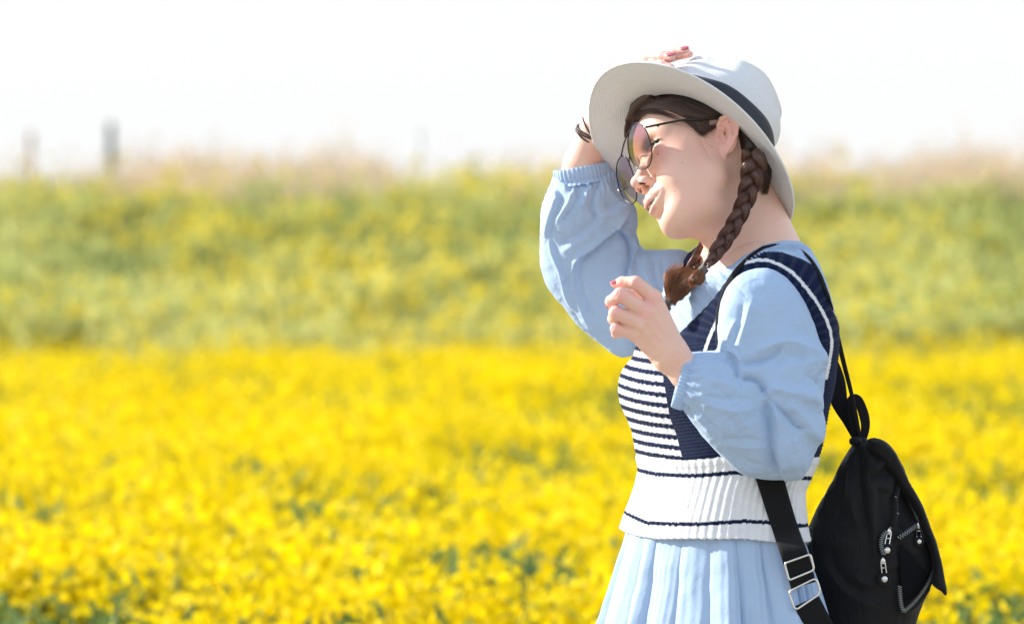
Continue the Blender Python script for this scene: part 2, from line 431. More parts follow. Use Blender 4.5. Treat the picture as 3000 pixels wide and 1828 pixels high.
put("edge_flower_clumps", p2, l2, M_petal, M_green2, "uneven taller yellow flowers where the bright field meets the green bank", "flowers")
pv, lv = crop(15000, 27.2, 52, .52, .26, 6, .050, 24, .105, 23, spread=.13, power=1.2, pdepth=.45, dens=.30, dvar=1.1, gap=(.9, .22))
po, lo_ = crop(9000, 27.2, 52, .52, .26, 5, .06, 12, .16, 93, spread=.13, power=1.2, pdepth=.45, dens=.30, dvar=1.1, gap=(.9, .22), outer=10)
pv = merge([pv, po]); lv = merge([lv, lo_]); pv = (pv[0], pv[1][0]); lv = (lv[0], lv[1][0])
put("green_bank_growth", pv, lv, M_petal2, M_green2, "pale green growth dotted with yellow flowers on the rising bank beyond the bright field", "plants")
# pinkish seed heads above the bank
xy = field_points(9000, 45, 58, seed=41); r = np.random.default_rng(4)
cl = vnoise(np.c_[xy*[.55, .1], np.zeros(len(xy))], 9)+.5*vnoise(np.c_[xy*[1.6, .2], np.ones(len(xy))], 10)
ok = r.random(len(xy)) < np.clip(.35+.7*cl, .03, 1); xy = xy[ok]; cl = cl[ok]
zz = hgt(xy[:, 0], xy[:, 1])+.54+.20*cl+.5*np.clip(vnoise(np.c_[xy[:, 0]*1.3, xy[:, 0]*0, xy[:, 0]*0+3], 12)-.35, 0, 1)+np.abs(r.normal(size=len(xy)))*.15
P = np.c_[xy, zz].repeat(7, 0); P = P+r.normal(size=P.shape)*[.04, .04, .10]
V, F = quads_at(P, .045, np.tile([0, 0, 1.], (len(P), 1)), .3, 5)
setp(mesh_from("seed_head_grass", V, F, M_tassel, smooth=False), "ragged band of pinkish brown seed heads rising above the green bank", "grass", kind="stuff")
# unseen pale path under her, added to bounce fill light up
t = NT("bounce_path"); M_bounce = t.done(t.bsdf(t.mix(t.noise(3, 6), (.27, .235, .17), (.37, .32, .24)), .95, t.bump(t.noise(30, 5), .5, .02)))
xs_ = np.linspace(-60, 60, 121); e1_ = 3.4+.25*vnoise(np.c_[xs_*.7, xs_*0, xs_*0], 5); e0_ = -14+.4*vnoise(np.c_[xs_*.5, xs_*0, xs_*0], 6)
V, F = loft(np.stack([np.c_[xs_, e0_, 0*xs_+.004], np.c_[xs_, e1_, 0*xs_+.004]], 1), False)
V[:, 2] = .004; setp(mesh_from("path", V, [F[0][:, ::-1]], M_bounce), kind="structure")
# single taller things breaking the skyline
def bg_x(px, D): return (px-1500)*S*D/DC
def bg_z(py, D): return H+(600-py)*S*D/DC
def shrub(px, D, top, wid, label, ml, seed, cat="tree", name="slim_tree", n=900):
    r = np.random.default_rng(seed); x = bg_x(px, D); z0 = float(hgt(np.array([x]), np.array([D-DC]))[0])-.02; zt = bg_z(top, D)-z0; w = wid*S*D/DC
    o = bpy.data.objects.new(name, None); obj_link(o); o.location = (x, D-DC, z0); setp(o, label, cat)
    V, F = tube([(0, 0, 0), (w*.05, 0, zt*.5), (0, 0, zt*.92)], [w*.09, w*.06, w*.02], 8)
    mesh_from("trunk", V, F, M_bark, o)
    t = r.random(n)**1.5; rad = w*.5*np.sqrt(r.random(n))*np.clip(1.12-t, .06, 1)**1.2*(1+.35*vnoise(np.c_[t*9, t*0, t*0], seed))
    a = r.uniform(0, 2*np.pi, n); P = np.c_[np.cos(a)*rad, np.sin(a)*rad, zt*(.05+.95*t)]
    V, F = quads_at(P, .05, None, .5, seed); mesh_from("crown", V, F, ml, o, smooth=False)
    return o
t = NT("bark"); M_bark = t.done(t.bsdf(t.mix(t.noise(12), (.12, .09, .06), (.2, .15, .1)), .9))
M_dark = mat_leaf("dark_foliage", (.03, .10, .05), (.06, .14, .08), .15)
shrub(325, 62, 365, 36, "slim dark green tree standing tall against the white sky at left", M_dark, 3)
shrub(90, 62, 390, 38, "pinkish brown plume plant at the far left of the skyline", M_tassel, 4, "plant", "plume_plant", 300)
shrub(620, 62, 500, 60, "low pinkish plume plant on the skyline right of the slim dark tree", M_tassel, 5, "plant", "plume_plant", 300)
shrub(760, 62, 475, 64, "broad pinkish plume plant on the skyline left of the grey post", M_tassel, 6, "plant", "plume_plant", 300)
t = NT("weathered_post"); M_post = t.done(t.bsdf(t.mix(t.noise(6), (.60, .64, .62), (.70, .72, .70)), .8))
def post(px, D, top, wid, label):
    x = bg_x(px, D); z0 = float(hgt(np.array([x]), np.array([D-DC]))[0])-.02; zt = bg_z(top, D)-z0; w = wid*S*D/DC/2
    o = bpy.data.objects.new("field_post", None); obj_link(o); o.location = (x, D-DC, z0); setp(o, label, "post", "pale posts beyond the thicket")
    V, F = tube([(0, 0, 0), (0, 0, zt*.5), (0, 0, zt-.05)], w, 10); mesh_from("shaft", V, F, M_post, o)
    V, F = tube([(0, 0, zt-.06), (0, 0, zt-.02), (0, 0, zt)], [w*1.25, w*1.25, w*.7], 10); mesh_from("post_cap", V, F, M_post, o)
post(1225, 60, 385, 18, "pale grey post on the skyline left of the woman's raised arm")
post(2992, 60, 455, 18, "pale grey post on the skyline at the right edge of the picture")
# ------------------------------------------------------------------ the woman: fields in photograph pixels (x right, y down, d away)
def unit(v): v = np.asarray(v, float); return v/np.linalg.norm(v)
hu = unit((-.15, .55, .82)); hg = np.array((-.96, -.25, 0.)); hg = unit(hg-hu*(hg@hu)); hr = np.cross(hg, hu)   # up, forward, her right (world axes X, Y, Z)
def to_px(v): return np.stack([v[..., 0], -v[..., 2], v[..., 1]], -1)
HB = np.stack([to_px(hg), to_px(hr), to_px(hu)])     # rows: forward, right, up in px axes
HO = np.array([2068., 499., 0.])
def hl(p): return ((p-HO)@HB.T)*.5                   # px -> head millimetres (a, b, c)
def hw_(q): return HO+(np.asarray(q, float)*2)@HB     # head millimetres -> px
NECK = [((2158, 560, 25), 98), ((2168, 660, 10), 104), ((2190, 760, -5), 128)]
SEAM = [(101, 0, -65.6), (96, 9, -64.2), (89, 19.5, -59.6), (81, 30, -53.2)]
def nostril(q): return smin(cap(q, (99.6, 12.8, -29.4), (106.4, 8.8, -32.0), 2.2, 2.6), cap(q, (99.8, 10.5, -27.5), (105.0, 7.5, -28.5), 2.2, 2.4), 3)
LID = [(90, 14, 20), (87, 28, 22.5), (78, 41, 21.5), (71, 48, 20)]
def lips_d(q):
    up = smin(chain(q, [(99.6, 0, -52.5), (98.8, 6, -51.8), (94.5, 16, -51.8), (84, 28, -52.3)], [3.2, 3.4, 2.8, 1.2], 3),
              chain(q, [(98.8, 0, -59.5), (97.2, 8, -58.6), (91.2, 19, -55.4), (83.5, 28.5, -53)], [4.6, 4.3, 3.0, 1.0], 3), 3)
    lo = chain(q, [(93.2, 0, -70.5), (91.7, 8, -69), (87, 18, -63.6), (82, 28, -56)], [3.1, 3.2, 2.5, 1.1], 3)
    return up, lo
def f_head(p):
    q = hl(p); q[..., 1] = np.abs(q[..., 1])
    d = ell(q, (-8, 0, 42), (94, 76, 86))
    d = smin(d, ell(q, (36, 0, -2), (56, 60, 70)), 26)
    d = smin(d, ell(q, (56, 0, 56), (41, 61, 42)), 24)
    d = smin(d, ell(q, (54, 34, -32), (31, 27, 33)), 18)
    d = smin(d, cap(q, (10, 44, -44), (56, 18, -84), 20, 19), 34)
    d = smin(d, ell(q, (64, 0, -91), (19, 21, 17)), 14)
    d = smin(d, ell(q, (26, 0, -78), (44, 40, 22)), 26)
    d = smin(d, ell(q, (73, 0, -52), (25.5, 27, 27)), 14)
    d = smin(d, cap(q, (80, 6, 36), (66, 42, 36), 8, 8), 14)
    d = smax(d, -ell(q, (92, 30, 22), (14, 16, 9)), 12)
    d = smin(d, ell(q, (73, 31, 22), (12.5, 14.5, 10.5)), 4)           # lidded eye
    d = smin(d, cap(q, (78, 41, 10), (82, 24, 8), 4.5, 4.2), 8)     # pad under the eye
    # nose
    d = smin(d, cap(q, (85, 0, 20), (105, 0, -17), 6, 8.5), 9)
    d = smin(d, ell(q, (108.5, 0, -21.5), (9.5, 9, 8)), 6)
    d = smin(d, ell(q, (99, 11.5, -26), (9.5, 6.2, 7.2)), 6)
    d = smax(d, -nostril(q), 1.0)
    d = smax(d, -cap(q, (84, 21, -24), (84, 20, -34), 2.5, 2), 8)
    # mouth
    up, lo = lips_d(q)
    d = smin(d, smin(up, lo, 2.0), 7)
    d = smax(d, -chain(q, SEAM, [1.3, 1.4, 1.3, .8]), 1.4)
    d = smax(d, -ell(q, (88, 0, -79), (6, 16, 4)), 9)
    # eye slit between the lids
    d = smax(d, -chain(q, LID, [.6, 3.2, 3.1, .8]), 1.2)
    d = smax(d, -chain(q, [(90, 16, 27), (86, 30, 29), (76, 42, 28), (68, 50, 24)], [.5, .9, .9, .4]), 1.5)
    d = d*2
    return d
EX = -0.  # ear depth offset, set from the head surface
_ed = float(hit(lambda p: f_head(p), np.array([2122.]), np.array([400.]))[0])
def f_ear(p):
    x = p[..., 0]; y = p[..., 1]
    # ear plane: leans outwards towards its rear edge
    q = p.copy(); q[..., 2] = p[..., 2]-(_ed-4)+(x-2098)*.50
    d = ell(q, (2126, 398, 0), (30, 54, 9))
    d = smin(d, ell(q, (2111, 448, 2), (14, 22, 9)), 10)
    rim = chain(q, [(2100, 392, 0), (2101, 368, -3), (2110, 350, -6), (2126, 342, -8), (2144, 350, -9), (2154, 370, -9), (2150, 396, -8), (2138, 424, -6), (2124, 446, -4)], [3, 5.5, 6.5, 7, 7, 7, 6.5, 6, 5], 4)
    d = smin(d, rim, 6)
    d = smax(d, -ell(q, (2118, 398, -11), (19, 33, 17)), 6)
    d = smin(d, chain(q, [(2117, 366, -3), (2131, 378, -4), (2134, 398, -4), (2126, 422, -4), (2114, 434, -2)], [4, 5, 6, 6, 5], 4), 6)
    d = smax(d, -chain(q, [(2112, 360, -9), (2130, 358, -9), (2142, 374, -9), (2143, 396, -8)], [3, 4, 4, 2.5], 3), 3)
    d = smin(d, cap(q, (2100, 376, 1), (2116, 381, 0), 3.5, 3), 5)
    d = smax(d, -ell(q, (2101, 424, -3), (5.5, 11, 16)), 4)
    d = smin(d, ell(q, (2094, 408, 0), (8, 12, 6)), 6)
    return d
def f_neck(p):
    d = chain(p, [c for c, r in NECK], [r for c, r in NECK], 20)
    d = smin(d, cap(p, (2225, 640, -10), (2290, 800, -130), 55, 75), 50)
    d = smin(d, cap(p, (2190, 650, 40), (2110, 800, 150), 55, 75), 50)
    d = smin(d, cap(p, (2230, 600, 10), (2275, 740, -20), 50, 75), 40)
    return d
def f_skin(p):
    h = f_head(p); d = smin(h, f_neck(p), 75)
    near = (p[..., 0] > 2060) & (p[..., 0] < 2200) & (p[..., 1] > 310) & (p[..., 1] < 500) & (p[..., 2] < _ed+60)
    if near.any():
        e = f_ear(p[near]); d[near] = smin(d[near], e, 9)
    return d
# torso rows: y, left outline, right outline, half depth
TR = np.array([(640, 2085, 2265, 95), (690, 2060, 2315, 150), (730, 2015, 2368, 215), (765, 1985, 2388, 262), (830, 1955, 2412, 298), (900, 1925, 2430, 312),
    (960, 1900, 2438, 312), (1010, 1880, 2438, 310), (1050, 1858, 2434, 308), (1080, 1832, 2430, 310), (1110, 1817, 2428, 306), (1150, 1812, 2420, 302), (1190, 1819, 2410, 298),
    (1225, 1836, 2404, 292), (1265, 1853, 2396, 286), (1300, 1858, 2390, 280), (1345, 1865, 2378, 272), (1385, 1870, 2362, 268), (1430, 1860, 2342, 268), (1480, 1843, 2342, 272), (1510, 1830, 2346, 276),
    (1545, 1819, 2350, 280), (1600, 1800, 2362, 300), (1700, 1770, 2390, 330)], float)
KS = -.42
def tor_par(y):
    xl = np.interp(y, TR[:, 0], TR[:, 1]); xr = np.interp(y, TR[:, 0], TR[:, 2]); b = np.interp(y, TR[:, 0], TR[:, 3])
    for i in range(1): pass
    return (xl+xr)/2, (xr-xl)/2, b
TR[TR[:, 0] >= 1050, 1] += 12
_ty = np.arange(600, 1720, 4.); _tp = np.stack(tor_par(_ty), 1)
_k = np.exp(-np.linspace(-2, 2, 9)**2); _k /= _k.sum()
_tp = np.stack([np.convolve(np.pad(_tp[:, i], 4, 'edge'), _k, 'valid') for i in range(3)], 1)
def f_torso(p):
    y = p[..., 1]; cx = np.interp(y, _ty, _tp[:, 0]); hwid = np.interp(y, _ty, _tp[:, 1]); b = np.interp(y, _ty, _tp[:, 2])
    kb = np.minimum(-KS*b, hwid*.55); a = np.sqrt(hwid**2-kb**2); k = kb/b
    x = p[..., 0]-cx+k*p[..., 2]; z = p[..., 2]
    e = 2.3
    r = ((np.abs(x)/a)**e+(np.abs(z)/b)**e)**(1/e)
    d = (r-1)*np.minimum(a, b)*.85+10
    return smax(d, (655-y)*.9, 30)
# ---- hands --------------------------------------------------------------------
def f_hand(p):
    """near hand, back of the hand towards the camera, loosely curled"""
    z0 = -372.
    q = p.copy(); q[..., 2] = p[..., 2]-z0
    # metacarpal slab
    d = None
    mc = [((1915, 872, -6), 24), ((1897, 915, -16), 26), ((1880, 948, -14), 25), ((1862, 978, -2), 22)]
    wr = [((1978, 1022, 2), 30), ((1966, 1034, -4), 32), ((1955, 1046, -2), 32), ((1944, 1056, 6), 28)]
    for (c, r), (w, rw) in zip(mc, wr):
        e = cap(q, w, c, rw, r); d = e if d is None else smin(d, e, 16)
    # forearm
    d = smin(d, chain(q, [(1966, 1040, 2), (2010, 1090, 4), (2090, 1166, 0)], [46, 50, 54], 10), 30)
    def finger(pts, rad): return chain(q, pts, rad, 6)
    fi = finger([(1915, 872, -6), (1862, 828, -18), (1822, 826, 2), (1801, 832, 14)], [23, 19.5, 15.5, 11.5])
    fm = finger([(1897, 915, -16), (1816, 863, -34), (1790, 882, -8), (1796, 900, 22)], [25, 21, 17.5, 14])
    fr = finger([(1880, 948, -14), (1803, 915, -26), (1797, 934, 4), (1822, 936, 28)], [24, 20, 17, 13])
    fp = finger([(1862, 978, -2), (1805, 962, -10), (1806, 976, 14), (1830, 972, 34)], [21, 17.5, 15, 12])
    d = smin(d, fi, 9); d = smin(d, fm, 7)
    d = smin(d, fr, 6); d = smin(d, fp, 6)
    # thumb behind the fingers, leaving the side of the palm
    th = chain(q, [(1945, 985, 30), (1900, 900, 58), (1858, 868, 52), (1826, 858, 38)], [26, 22, 18, 13], 6)
    d = smin(d, th, 12)
    # palm pad
    d = smin(d, cap(q, (1950, 1010, 22), (1895, 950, 28), 26, 24), 16)
    # knuckles and tendons
    for (c, r), rr in zip(mc, (19, 20, 19, 16)):
        d = smin(d, ell(q, (c[0]+2, c[1]+1, c[2]-10), (rr, rr, 15)), 10)
    for (c, r), (w, rw) in list(zip(mc, wr))[:3]:
        a = np.array(c, float)+(0, 0, -r*.78); b = np.array(w, float)*.75+np.array(c, float)*.25+(0, 0, -rw*.86)
        d = smin(d, cap(q, a, b, 4.5, 2.5), 9)
    return d
def f_hand2(p):
    """far hand resting on the top of the hat, fingers pointing right"""
    fa = chain(p, [(1895, 178, 150), (1935, 158, 115), (1980, 152, 78), (2007, 150, 50)], [23, 17, 15.5, 11], 5)
    fb = chain(p, [(1884, 184, 120), (1900, 172, 85), (1940, 168, 45), (1964, 172, 22)], [25, 19, 16, 12], 5)
    fc = chain(p, [(1878, 212, 90), (1905, 196, 50), (1938, 196, 20), (1962, 202, 2)], [21, 17, 15, 11], 5)
    fd = chain(p, [(1925, 180, 180), (1970, 165, 160), (2000, 160, 130), (2020, 160, 110)], [20, 15, 13, 10], 5)
    d = smin(fa, fb, 5); d = smin(d, fc, 5); d = smin(d, fd, 4)
    palm = smin(cap(p, (1800, 290, 250), (1905, 182, 140), 30, 24), cap(p, (1790, 300, 225), (1885, 205, 105), 30, 24), 16)
    palm = smin(palm, cap(p, (1805, 285, 265), (1925, 185, 175), 26, 20), 16)
    d = smin(d, palm, 12)
    d = smin(d, chain(p, [(1790, 300, 190), (1850, 280, 110), (1885, 262, 70)], [24, 17, 12], 5), 12)   # thumb
    d = smin(d, chain(p, [(1800, 295, 245), (1748, 372, 275), (1712, 480, 290), (1690, 620, 310)], [38, 45, 60, 70], 10), 26)
    return d
# ------------------------------------------------------------------ skin
def mat_skin():
    t = NT("skin"); c0 = t.coord()
    n1 = t.noise(22, 4, coord=c0); n2 = t.noise(160, 3, coord=c0)
    base = t.mix(n1, (.71, .445, .33), (.785, .52, .405))
    base = t.mix(t.ramp(t.noise(34, 5, coord=t.coord((1, 1, 1), (.4, .2, 1)), dist=.8), [(.42, (0, 0, 0)), (.72, (.55, .55, .55))]), base, (.79, .42, .34))
    base = t.mix(t.math('MULTIPLY', t.attr("blush"), .75), base, (.82, .37, .36))
    base = t.mix(t.attr("lip"), base, (.58, .235, .22))
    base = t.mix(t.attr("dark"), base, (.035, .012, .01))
    b = t.bump(t.noise(420, 3, coord=c0), .22, .0006, t.bump(n2, .2, .001))
    return t.done(t.bsdf(base, .48, b, Subsurface_Weight=.18, Subsurface_Radius=(1.0, .35, .18), Subsurface_Scale=.009, Specular_IOR_Level=.35))
M_skin = mat_skin()
t = NT("nail_polish"); M_nail = t.done(t.bsdf((.42, .09, .11), .25, Coat_Weight=.5))
def inv(p0): return p0
parts = []; at = {"blush": [], "lip": [], "dark": []}
def add(V, F, blush=None, lip=None, dark=None):
    parts.append((V, F)); n = len(V)
    for k, v in (("blush", blush), ("lip", lip), ("dark", dark)): at[k].append(np.zeros(n) if v is None else v)
Vh, Fh = mesh_sdf(f_skin, (1820, 230, -270), (2360, 830, 270), 2.6)
q = hl(Vh); qa = q.copy(); qa[:, 1] = np.abs(qa[:, 1]); up, lo = lips_d(qa); ld = np.minimum(up, lo)
lip = np.maximum(sm(-up, -1.3, .5), .6*sm(-lo, -1.0, .6))*(qa[:, 0] > 80)
blush = .8*np.exp(-(((q-[76, -42, 2])/[16, 14, 14])**2).sum(1))+.5*np.exp(-(((q-[74, -38, -24])/[24, 16, 18])**2).sum(1))+.5*np.exp(-(((qa-[108, 0, -22])/[10, 12, 9])**2).sum(1))
blush += .55*np.exp(-(((Vh[:, :2]-[2125, 400])/[42, 66])**2).sum(1)**2)*(Vh[:, 2] < _ed+20)
blush += .25*np.exp(-(((q-[30, -60, -20])/[30, 30, 40])**2).sum(1))
dark = sm(-nostril(qa), -1.2, -.1)*np.where(q[:, 1] < 0, .85, .12)  # shade painted into nostrils, mouth seam, eye slits and ear hole
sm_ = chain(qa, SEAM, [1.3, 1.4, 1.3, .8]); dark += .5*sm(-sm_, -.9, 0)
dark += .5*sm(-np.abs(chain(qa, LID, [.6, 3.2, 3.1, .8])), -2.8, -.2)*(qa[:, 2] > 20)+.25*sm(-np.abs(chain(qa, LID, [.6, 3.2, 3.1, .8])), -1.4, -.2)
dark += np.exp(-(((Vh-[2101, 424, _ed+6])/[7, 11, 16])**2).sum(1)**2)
for mx, my, mr in ((1924, 453, 2.6), (2131, 360, 2.6), (2199, 588, 3.6), (1971, 561, 1.6), (2081, 432, 1.6), (1994, 478, 1.4)):
    dark += .7*np.exp(-((Vh[:, 0]-mx)**2+(Vh[:, 1]-my)**2)/mr**2)*(Vh[:, 2] < 40)
add(W(Vh), Fh, np.clip(blush, 0, 1), lip, np.clip(dark, 0, 1))
HD = -330.   # reference depth of the near arm
Vn, Fn = mesh_sdf(f_hand, (1745, 780, -480), (2110, 1210, -250), 2.6)
bl = np.zeros(len(Vn))
for c in ((1862, 826), (1814, 866), (1800, 914), (1802, 960), (1905, 880), (1890, 915), (1800, 832), (1782, 886)): bl += .55*np.exp(-((Vn[:, 0]-c[0])**2+(Vn[:, 1]-c[1])**2)/22**2)
Nn_ = normals(f_hand, Vn, 3)
Z3 = lambda L: [(1700+.2998*a, 750+.2998*b) for a, b in L]
Vn = folds(Vn, Nn_, [('v', 1.8, 3, Z3(L)) for L in ([(525, 225), (520, 270), (500, 310)], [(548, 228), (548, 275), (530, 320)], [(372, 325), (360, 370), (330, 410)], [(398, 335), (392, 380), (360, 425)],
 [(330, 510), (318, 545), (300, 575)], [(352, 520), (345, 560), (322, 590)], [(335, 665), (320, 700), (300, 730)], [(355, 675), (345, 712), (325, 745)], [(345, 232), (338, 270), (345, 300)])]
 +[('v', 2.4, 4, Z3(L)) for L in ([(640, 1040), (700, 1020), (760, 975), (790, 930)], [(690, 1055), (760, 1010), (810, 960)])]
 +[('r', 3.0, 9, Z3(L)) for L in ([(680, 500), (760, 640), (860, 800)], [(600, 560), (700, 700), (800, 850)], [(540, 650), (640, 780), (740, 900)])]
 +[('v', 2.5, 9, Z3(L)) for L in ([(640, 520), (730, 670), (830, 830)], [(570, 610), (670, 740), (770, 870)])])
Vn = Vn+Nn_*(.5*fbm(Vn/9, 2, 3))[:, None]
add(W(Vn, HD), Fn, np.clip(bl, 0, .8))
HD2 = 120.
Vf, Ff = mesh_sdf(f_hand2, (1600, 120, -30), (2060, 700, 400), 3.2)
add(W(Vf, HD2), Ff, np.full(len(Vf), .55)*sm(-Vf[:, 1], -330, -230))
# hidden under the clothes: trunk, upper arms, legs down to the ground
def body_low(p):
    d = f_torso(p)+16+70*sm(p[..., 1], 1480, 1600)
    d = smin(d, chain(p, [(2235, 850, -250), (2270, 1270, -335), (2090, 1170, -372)], [64, 46, 52], 20), 20)
    d = smin(d, chain(p, [(2010, 830, 230), (1730, 870, 420), (1690, 620, 310)], [60, 52, 48], 20), 20)
    return d
Vb, Fb = mesh_sdf(body_low, (1600, 560, -480), (2480, 1700, 520), 11, newton=1)
add(W(Vb), Fb)
zg = 600+H/S
for dx, dz in ((30, -110), (-40, 110)):
    P = [(2100+dx, 1650, dz*.8), (2090+dx, 2000, dz), (2085+dx, 2500, dz), (2100+dx, 2700, dz), (2090+dx, 3300, dz)]
    V, F = tube(resample(P, 30), np.interp(np.linspace(0, 1, 30), [0, .3, .55, .7, 1], [110, 100, 82, 86, 50]), 20); add(W(V), F)
    V, F = ball((0, 0, 0), (150, 44, 55), 18); V = V+[2030+dx, zg-44-8, dz]; add(W(V), F)
V, F = merge(parts)
person = mesh_from("person", V, F, M_skin, attrs={k: np.concatenate(v) for k, v in at.items()})
setp(person, "woman in white hat, blue blouse and knit vest, one hand raised to the hat", "person")
# shoes
t = NT("white_shoe"); M_shoe = t.done(t.bsdf((.7, .7, .68), .6))
for dx, dz in ((30, -110), (-40, 110)):
    V, F = ball((0, 0, 0), (165, 52, 66), 20); V[:, 1] = np.clip(V[:, 1], -52, 30); V = V+[2025+dx, zg-32, dz]
    mesh_from("shoe", W(V), F, M_shoe, person)
# fingernails: small curved shields
def nail(P, tdir, ndir, ln, wd, D0):
    tdir = unit(tdir); ndir = unit(np.asarray(ndir, float)-tdir*np.dot(ndir, tdir)); b = np.cross(tdir, ndir)
    u = np.linspace(-1, 1, 9); v = np.linspace(0, 1, 9); R = []
    for vv in v:
        w = wd*(1-.75*max(0, vv-.55)**1.5/.3*.6)*(.75+.25*min(1, vv*4)); R.append([np.array(P)+tdir*ln*(vv-.5)+b*uu*w+ndir*(2.2-2.6*uu*uu-1.2*(2*vv-1)**2) for uu in u])
    R = np.array(R); R2 = R-ndir*2.0
    V1, F1 = loft(R, False); V2, F2 = loft(R2, False); V, F = merge([(V1, F1), (V2, [F2[0][:, ::-1]])])
    return mesh_from("fingernail", W(V, D0), F, M_nail, person)
nail((1797, 831-7, -372+6), (-1, .30, .35), (-.25, -.85, -.5), 24, 8.5, HD)
nail((1775, 892, -372+6), (.15, .9, .6), (-1, .25, -.1), 22, 9, HD)
nail((2003, 142, 43), (1, -.10, -.5), (.05, -.75, -.66), 26, 8, HD2)
nail((1960, 161, 16), (1, -.1, -.6), (0, -.72, -.66), 28, 8.5, HD2)
# near eye: eyeball coloured as the shade between the lids, iris and lashes
t = NT("shaded_eyeball"); M_eye_shade = t.done(t.bsdf((.10, .06, .055), .6, None, Specular_IOR_Level=.2))
t = NT("dark_iris"); M_iris = t.done(t.bsdf((.012, .007, .005), .5, None, Specular_IOR_Level=.2))
for s_ in (-1, 1):
    c = hw_((74.0, s_*31, 22)); V, F = ball((0, 0, 0), 22.5, 24); e = mesh_from("eyeball", W(V+c), F, M_eye_shade, person)
    ci = hw_((76.3, s_*33.5, 21.5)); V, F = ball((0, 0, 0), 17, 20); mesh_from("iris", W(V+ci), F, M_iris, e)
t = NT("tooth_enamel"); M_th = t.done(t.bsdf((.72, .68, .60), .25))
P = catmull([(83, -22, -56.5), (90, -15, -60.5), (93.5, -6, -63), (94.5, 0, -63.5), (93.5, 6, -63), (90, 15, -60.5), (83, 22, -56.5)], 60)
V, F = tube(hw_(P), 4.2*(.8+.2*np.abs(np.sin(np.linspace(0, 1, 60)*np.pi*9))), 8); mesh_from("teeth", W(V), F, M_th, person)
t = NT("eyelash"); M_lash = t.done(t.bsdf((.01, .006, .005), .5))
for s_ in (-1, 1):
    cur = []; r = np.random.default_rng(3)
    lid = catmull([(89, s_*14, 22), (87.5, s_*27, 25.5), (78.5, s_*41, 24.5), (72, s_*48.5, 21)], 60)
    for pt in lid[6:]:
        o_ = pt+r.normal(size=3)*.3; dr = np.array([1.0, s_*.5, .12])*r.uniform(3.5, 6)
        cur.append(hw_(np.array([o_, o_+dr*.4+[0, 0, -.8], o_+dr*.8+[0, 0, -.4], o_+dr+[0, 0, .8]])))
    ll = catmull([(89.5, s_*16, 22), (88.5, s_*27, 25), (80, s_*41, 24), (72.5, s_*49.5, 21)], 40)
    lt = tube(hw_(ll), np.interp(np.linspace(0, 1, 40), [0, .5, .85, 1], [1.2, 4.6, 4.2, 1]), 8)
    cur = np.array(cur); V, F = tubes(W(cur), np.tile([.00022, .0002, .00014, .00005], (len(cur), 1))); V, F = merge([(V, F), (W(lt[0]), lt[1])]); o = mesh_from("eyelashes", V, F, M_lash, person); o["kind"] = "stuff"
# ------------------------------------------------------------------ clothes
def mat_cotton(name, c1, c2, tr=.22):
    t = NT(name); co = t.coord()
    n = t.noise(9, 4, coord=co); base = t.mix(n, c1, c2)
    w = t.noise(900, 2, coord=t.coord((1, 1, .12))); w2 = t.noise(900, 2, coord=t.coord((.12, 1, 1)))
    base = t.mix(t.math('MULTIPLY', t.math('ADD', w, w2), .16), base, (.75, .85, .95), 'MIX')
    cr = t.n("ShaderNodeTexNoise"); cr.noise_type = 'RIDGED_MULTIFRACTAL'; cr.inputs["Scale"].default_value = 26; cr.inputs["Detail"].default_value = 4
    t.l(co, cr.inputs["Vector"])
    b = t.bump(t.noise(60, 4, coord=co, dist=.6), .28, .004)
    b = t.bump(cr.outputs[0], .30, .004, b)
    b = t.bump(t.math('ADD', w, w2), .25, .0006, b)
    s = t.bsdf(base, .82, b, Sheen_Weight=.15, Specular_IOR_Level=.2)
    return t.done(t.translucent(s, base, tr))
M_blue = mat_cotton("light_blue_cotton", (.35, .50, .715), (.40, .55, .76))
def wrinkle(V, N, amp, scale, seed=0, stretch=(1, 1, 1), oct=3):
    wp = V+18*np.stack([vnoise(V/55, seed+50+k) for k in range(3)], -1)
    out = 0
    for sc_, a_, s_ in ((scale, 1.0, 0), (scale*.5, .55, 7), (scale*.27, .28, 13)):
        n = vnoise(wp/sc_*np.array(stretch), seed+s_)+.35*vnoise(wp/sc_*2.1, seed+s_+1)
        out = out+a_*(1-np.minimum(np.abs(n)*2.4, 1.6)**.8)
    gate = .45+.55*sm(vnoise(V/110, seed+90), -.4, .5)
    return V+N*(amp*out*gate)[:, None]
def zc(L, ox, oy, k, sy=None): return [(ox+k*a, oy+k*b) for a, b in L]
Z4 = lambda L: zc(L, 1550, 350, .466)
Z5 = lambda L: zc(L, 1900, 680, .513)
Z6 = lambda L: zc(L, 1700, 1000, .5516)
ZB = lambda L: zc(L, 1900, 640, .2)

# ---- near sleeve
P_ns = Poly([(2210, 790), (2160, 812), (2128, 850), (2110, 900), (2104, 960), (2102, 1020), (2075, 1030), (2040, 1034), (2018, 1040), (2008, 1075), (1996, 1115), (1984, 1160), (1992, 1182), (2010, 1202),
    (2028, 1234), (2054, 1270), (2095, 1316), (2141, 1362), (2187, 1393), (2259, 1406), (2331, 1406), (2360, 1388), (2380, 1352), (2394, 1308), (2412, 1288),
    (2420, 1244), (2410, 1198), (2414, 1142), (2419, 1090), (2423, 1052), (2412, 1026), (2398, 990), (2384, 940), (2350, 870), (2305, 815), (2255, 788)])
def f_nsleeve(p):
    x, y = p[..., 0], p[..., 1]
    yc = -285-48*sm(y, 850, 1200)-25*sm(-x, -2250, -2050)
    d = inflate(P_ns, p, 150, 118, yc)
    # forearm half bulges in front of the upper arm half
    d = smin(d, chain(p, [(2060, 1128, -375), (2150, 1210, -372), (2240, 1290, -360)], [74, 92, 86], 20), 30)
    return d
V, F = mesh_sdf(f_nsleeve, (1970, 760, -500), (2440, 1425, -90), 2.6)
N = normals(f_nsleeve, V, 3)
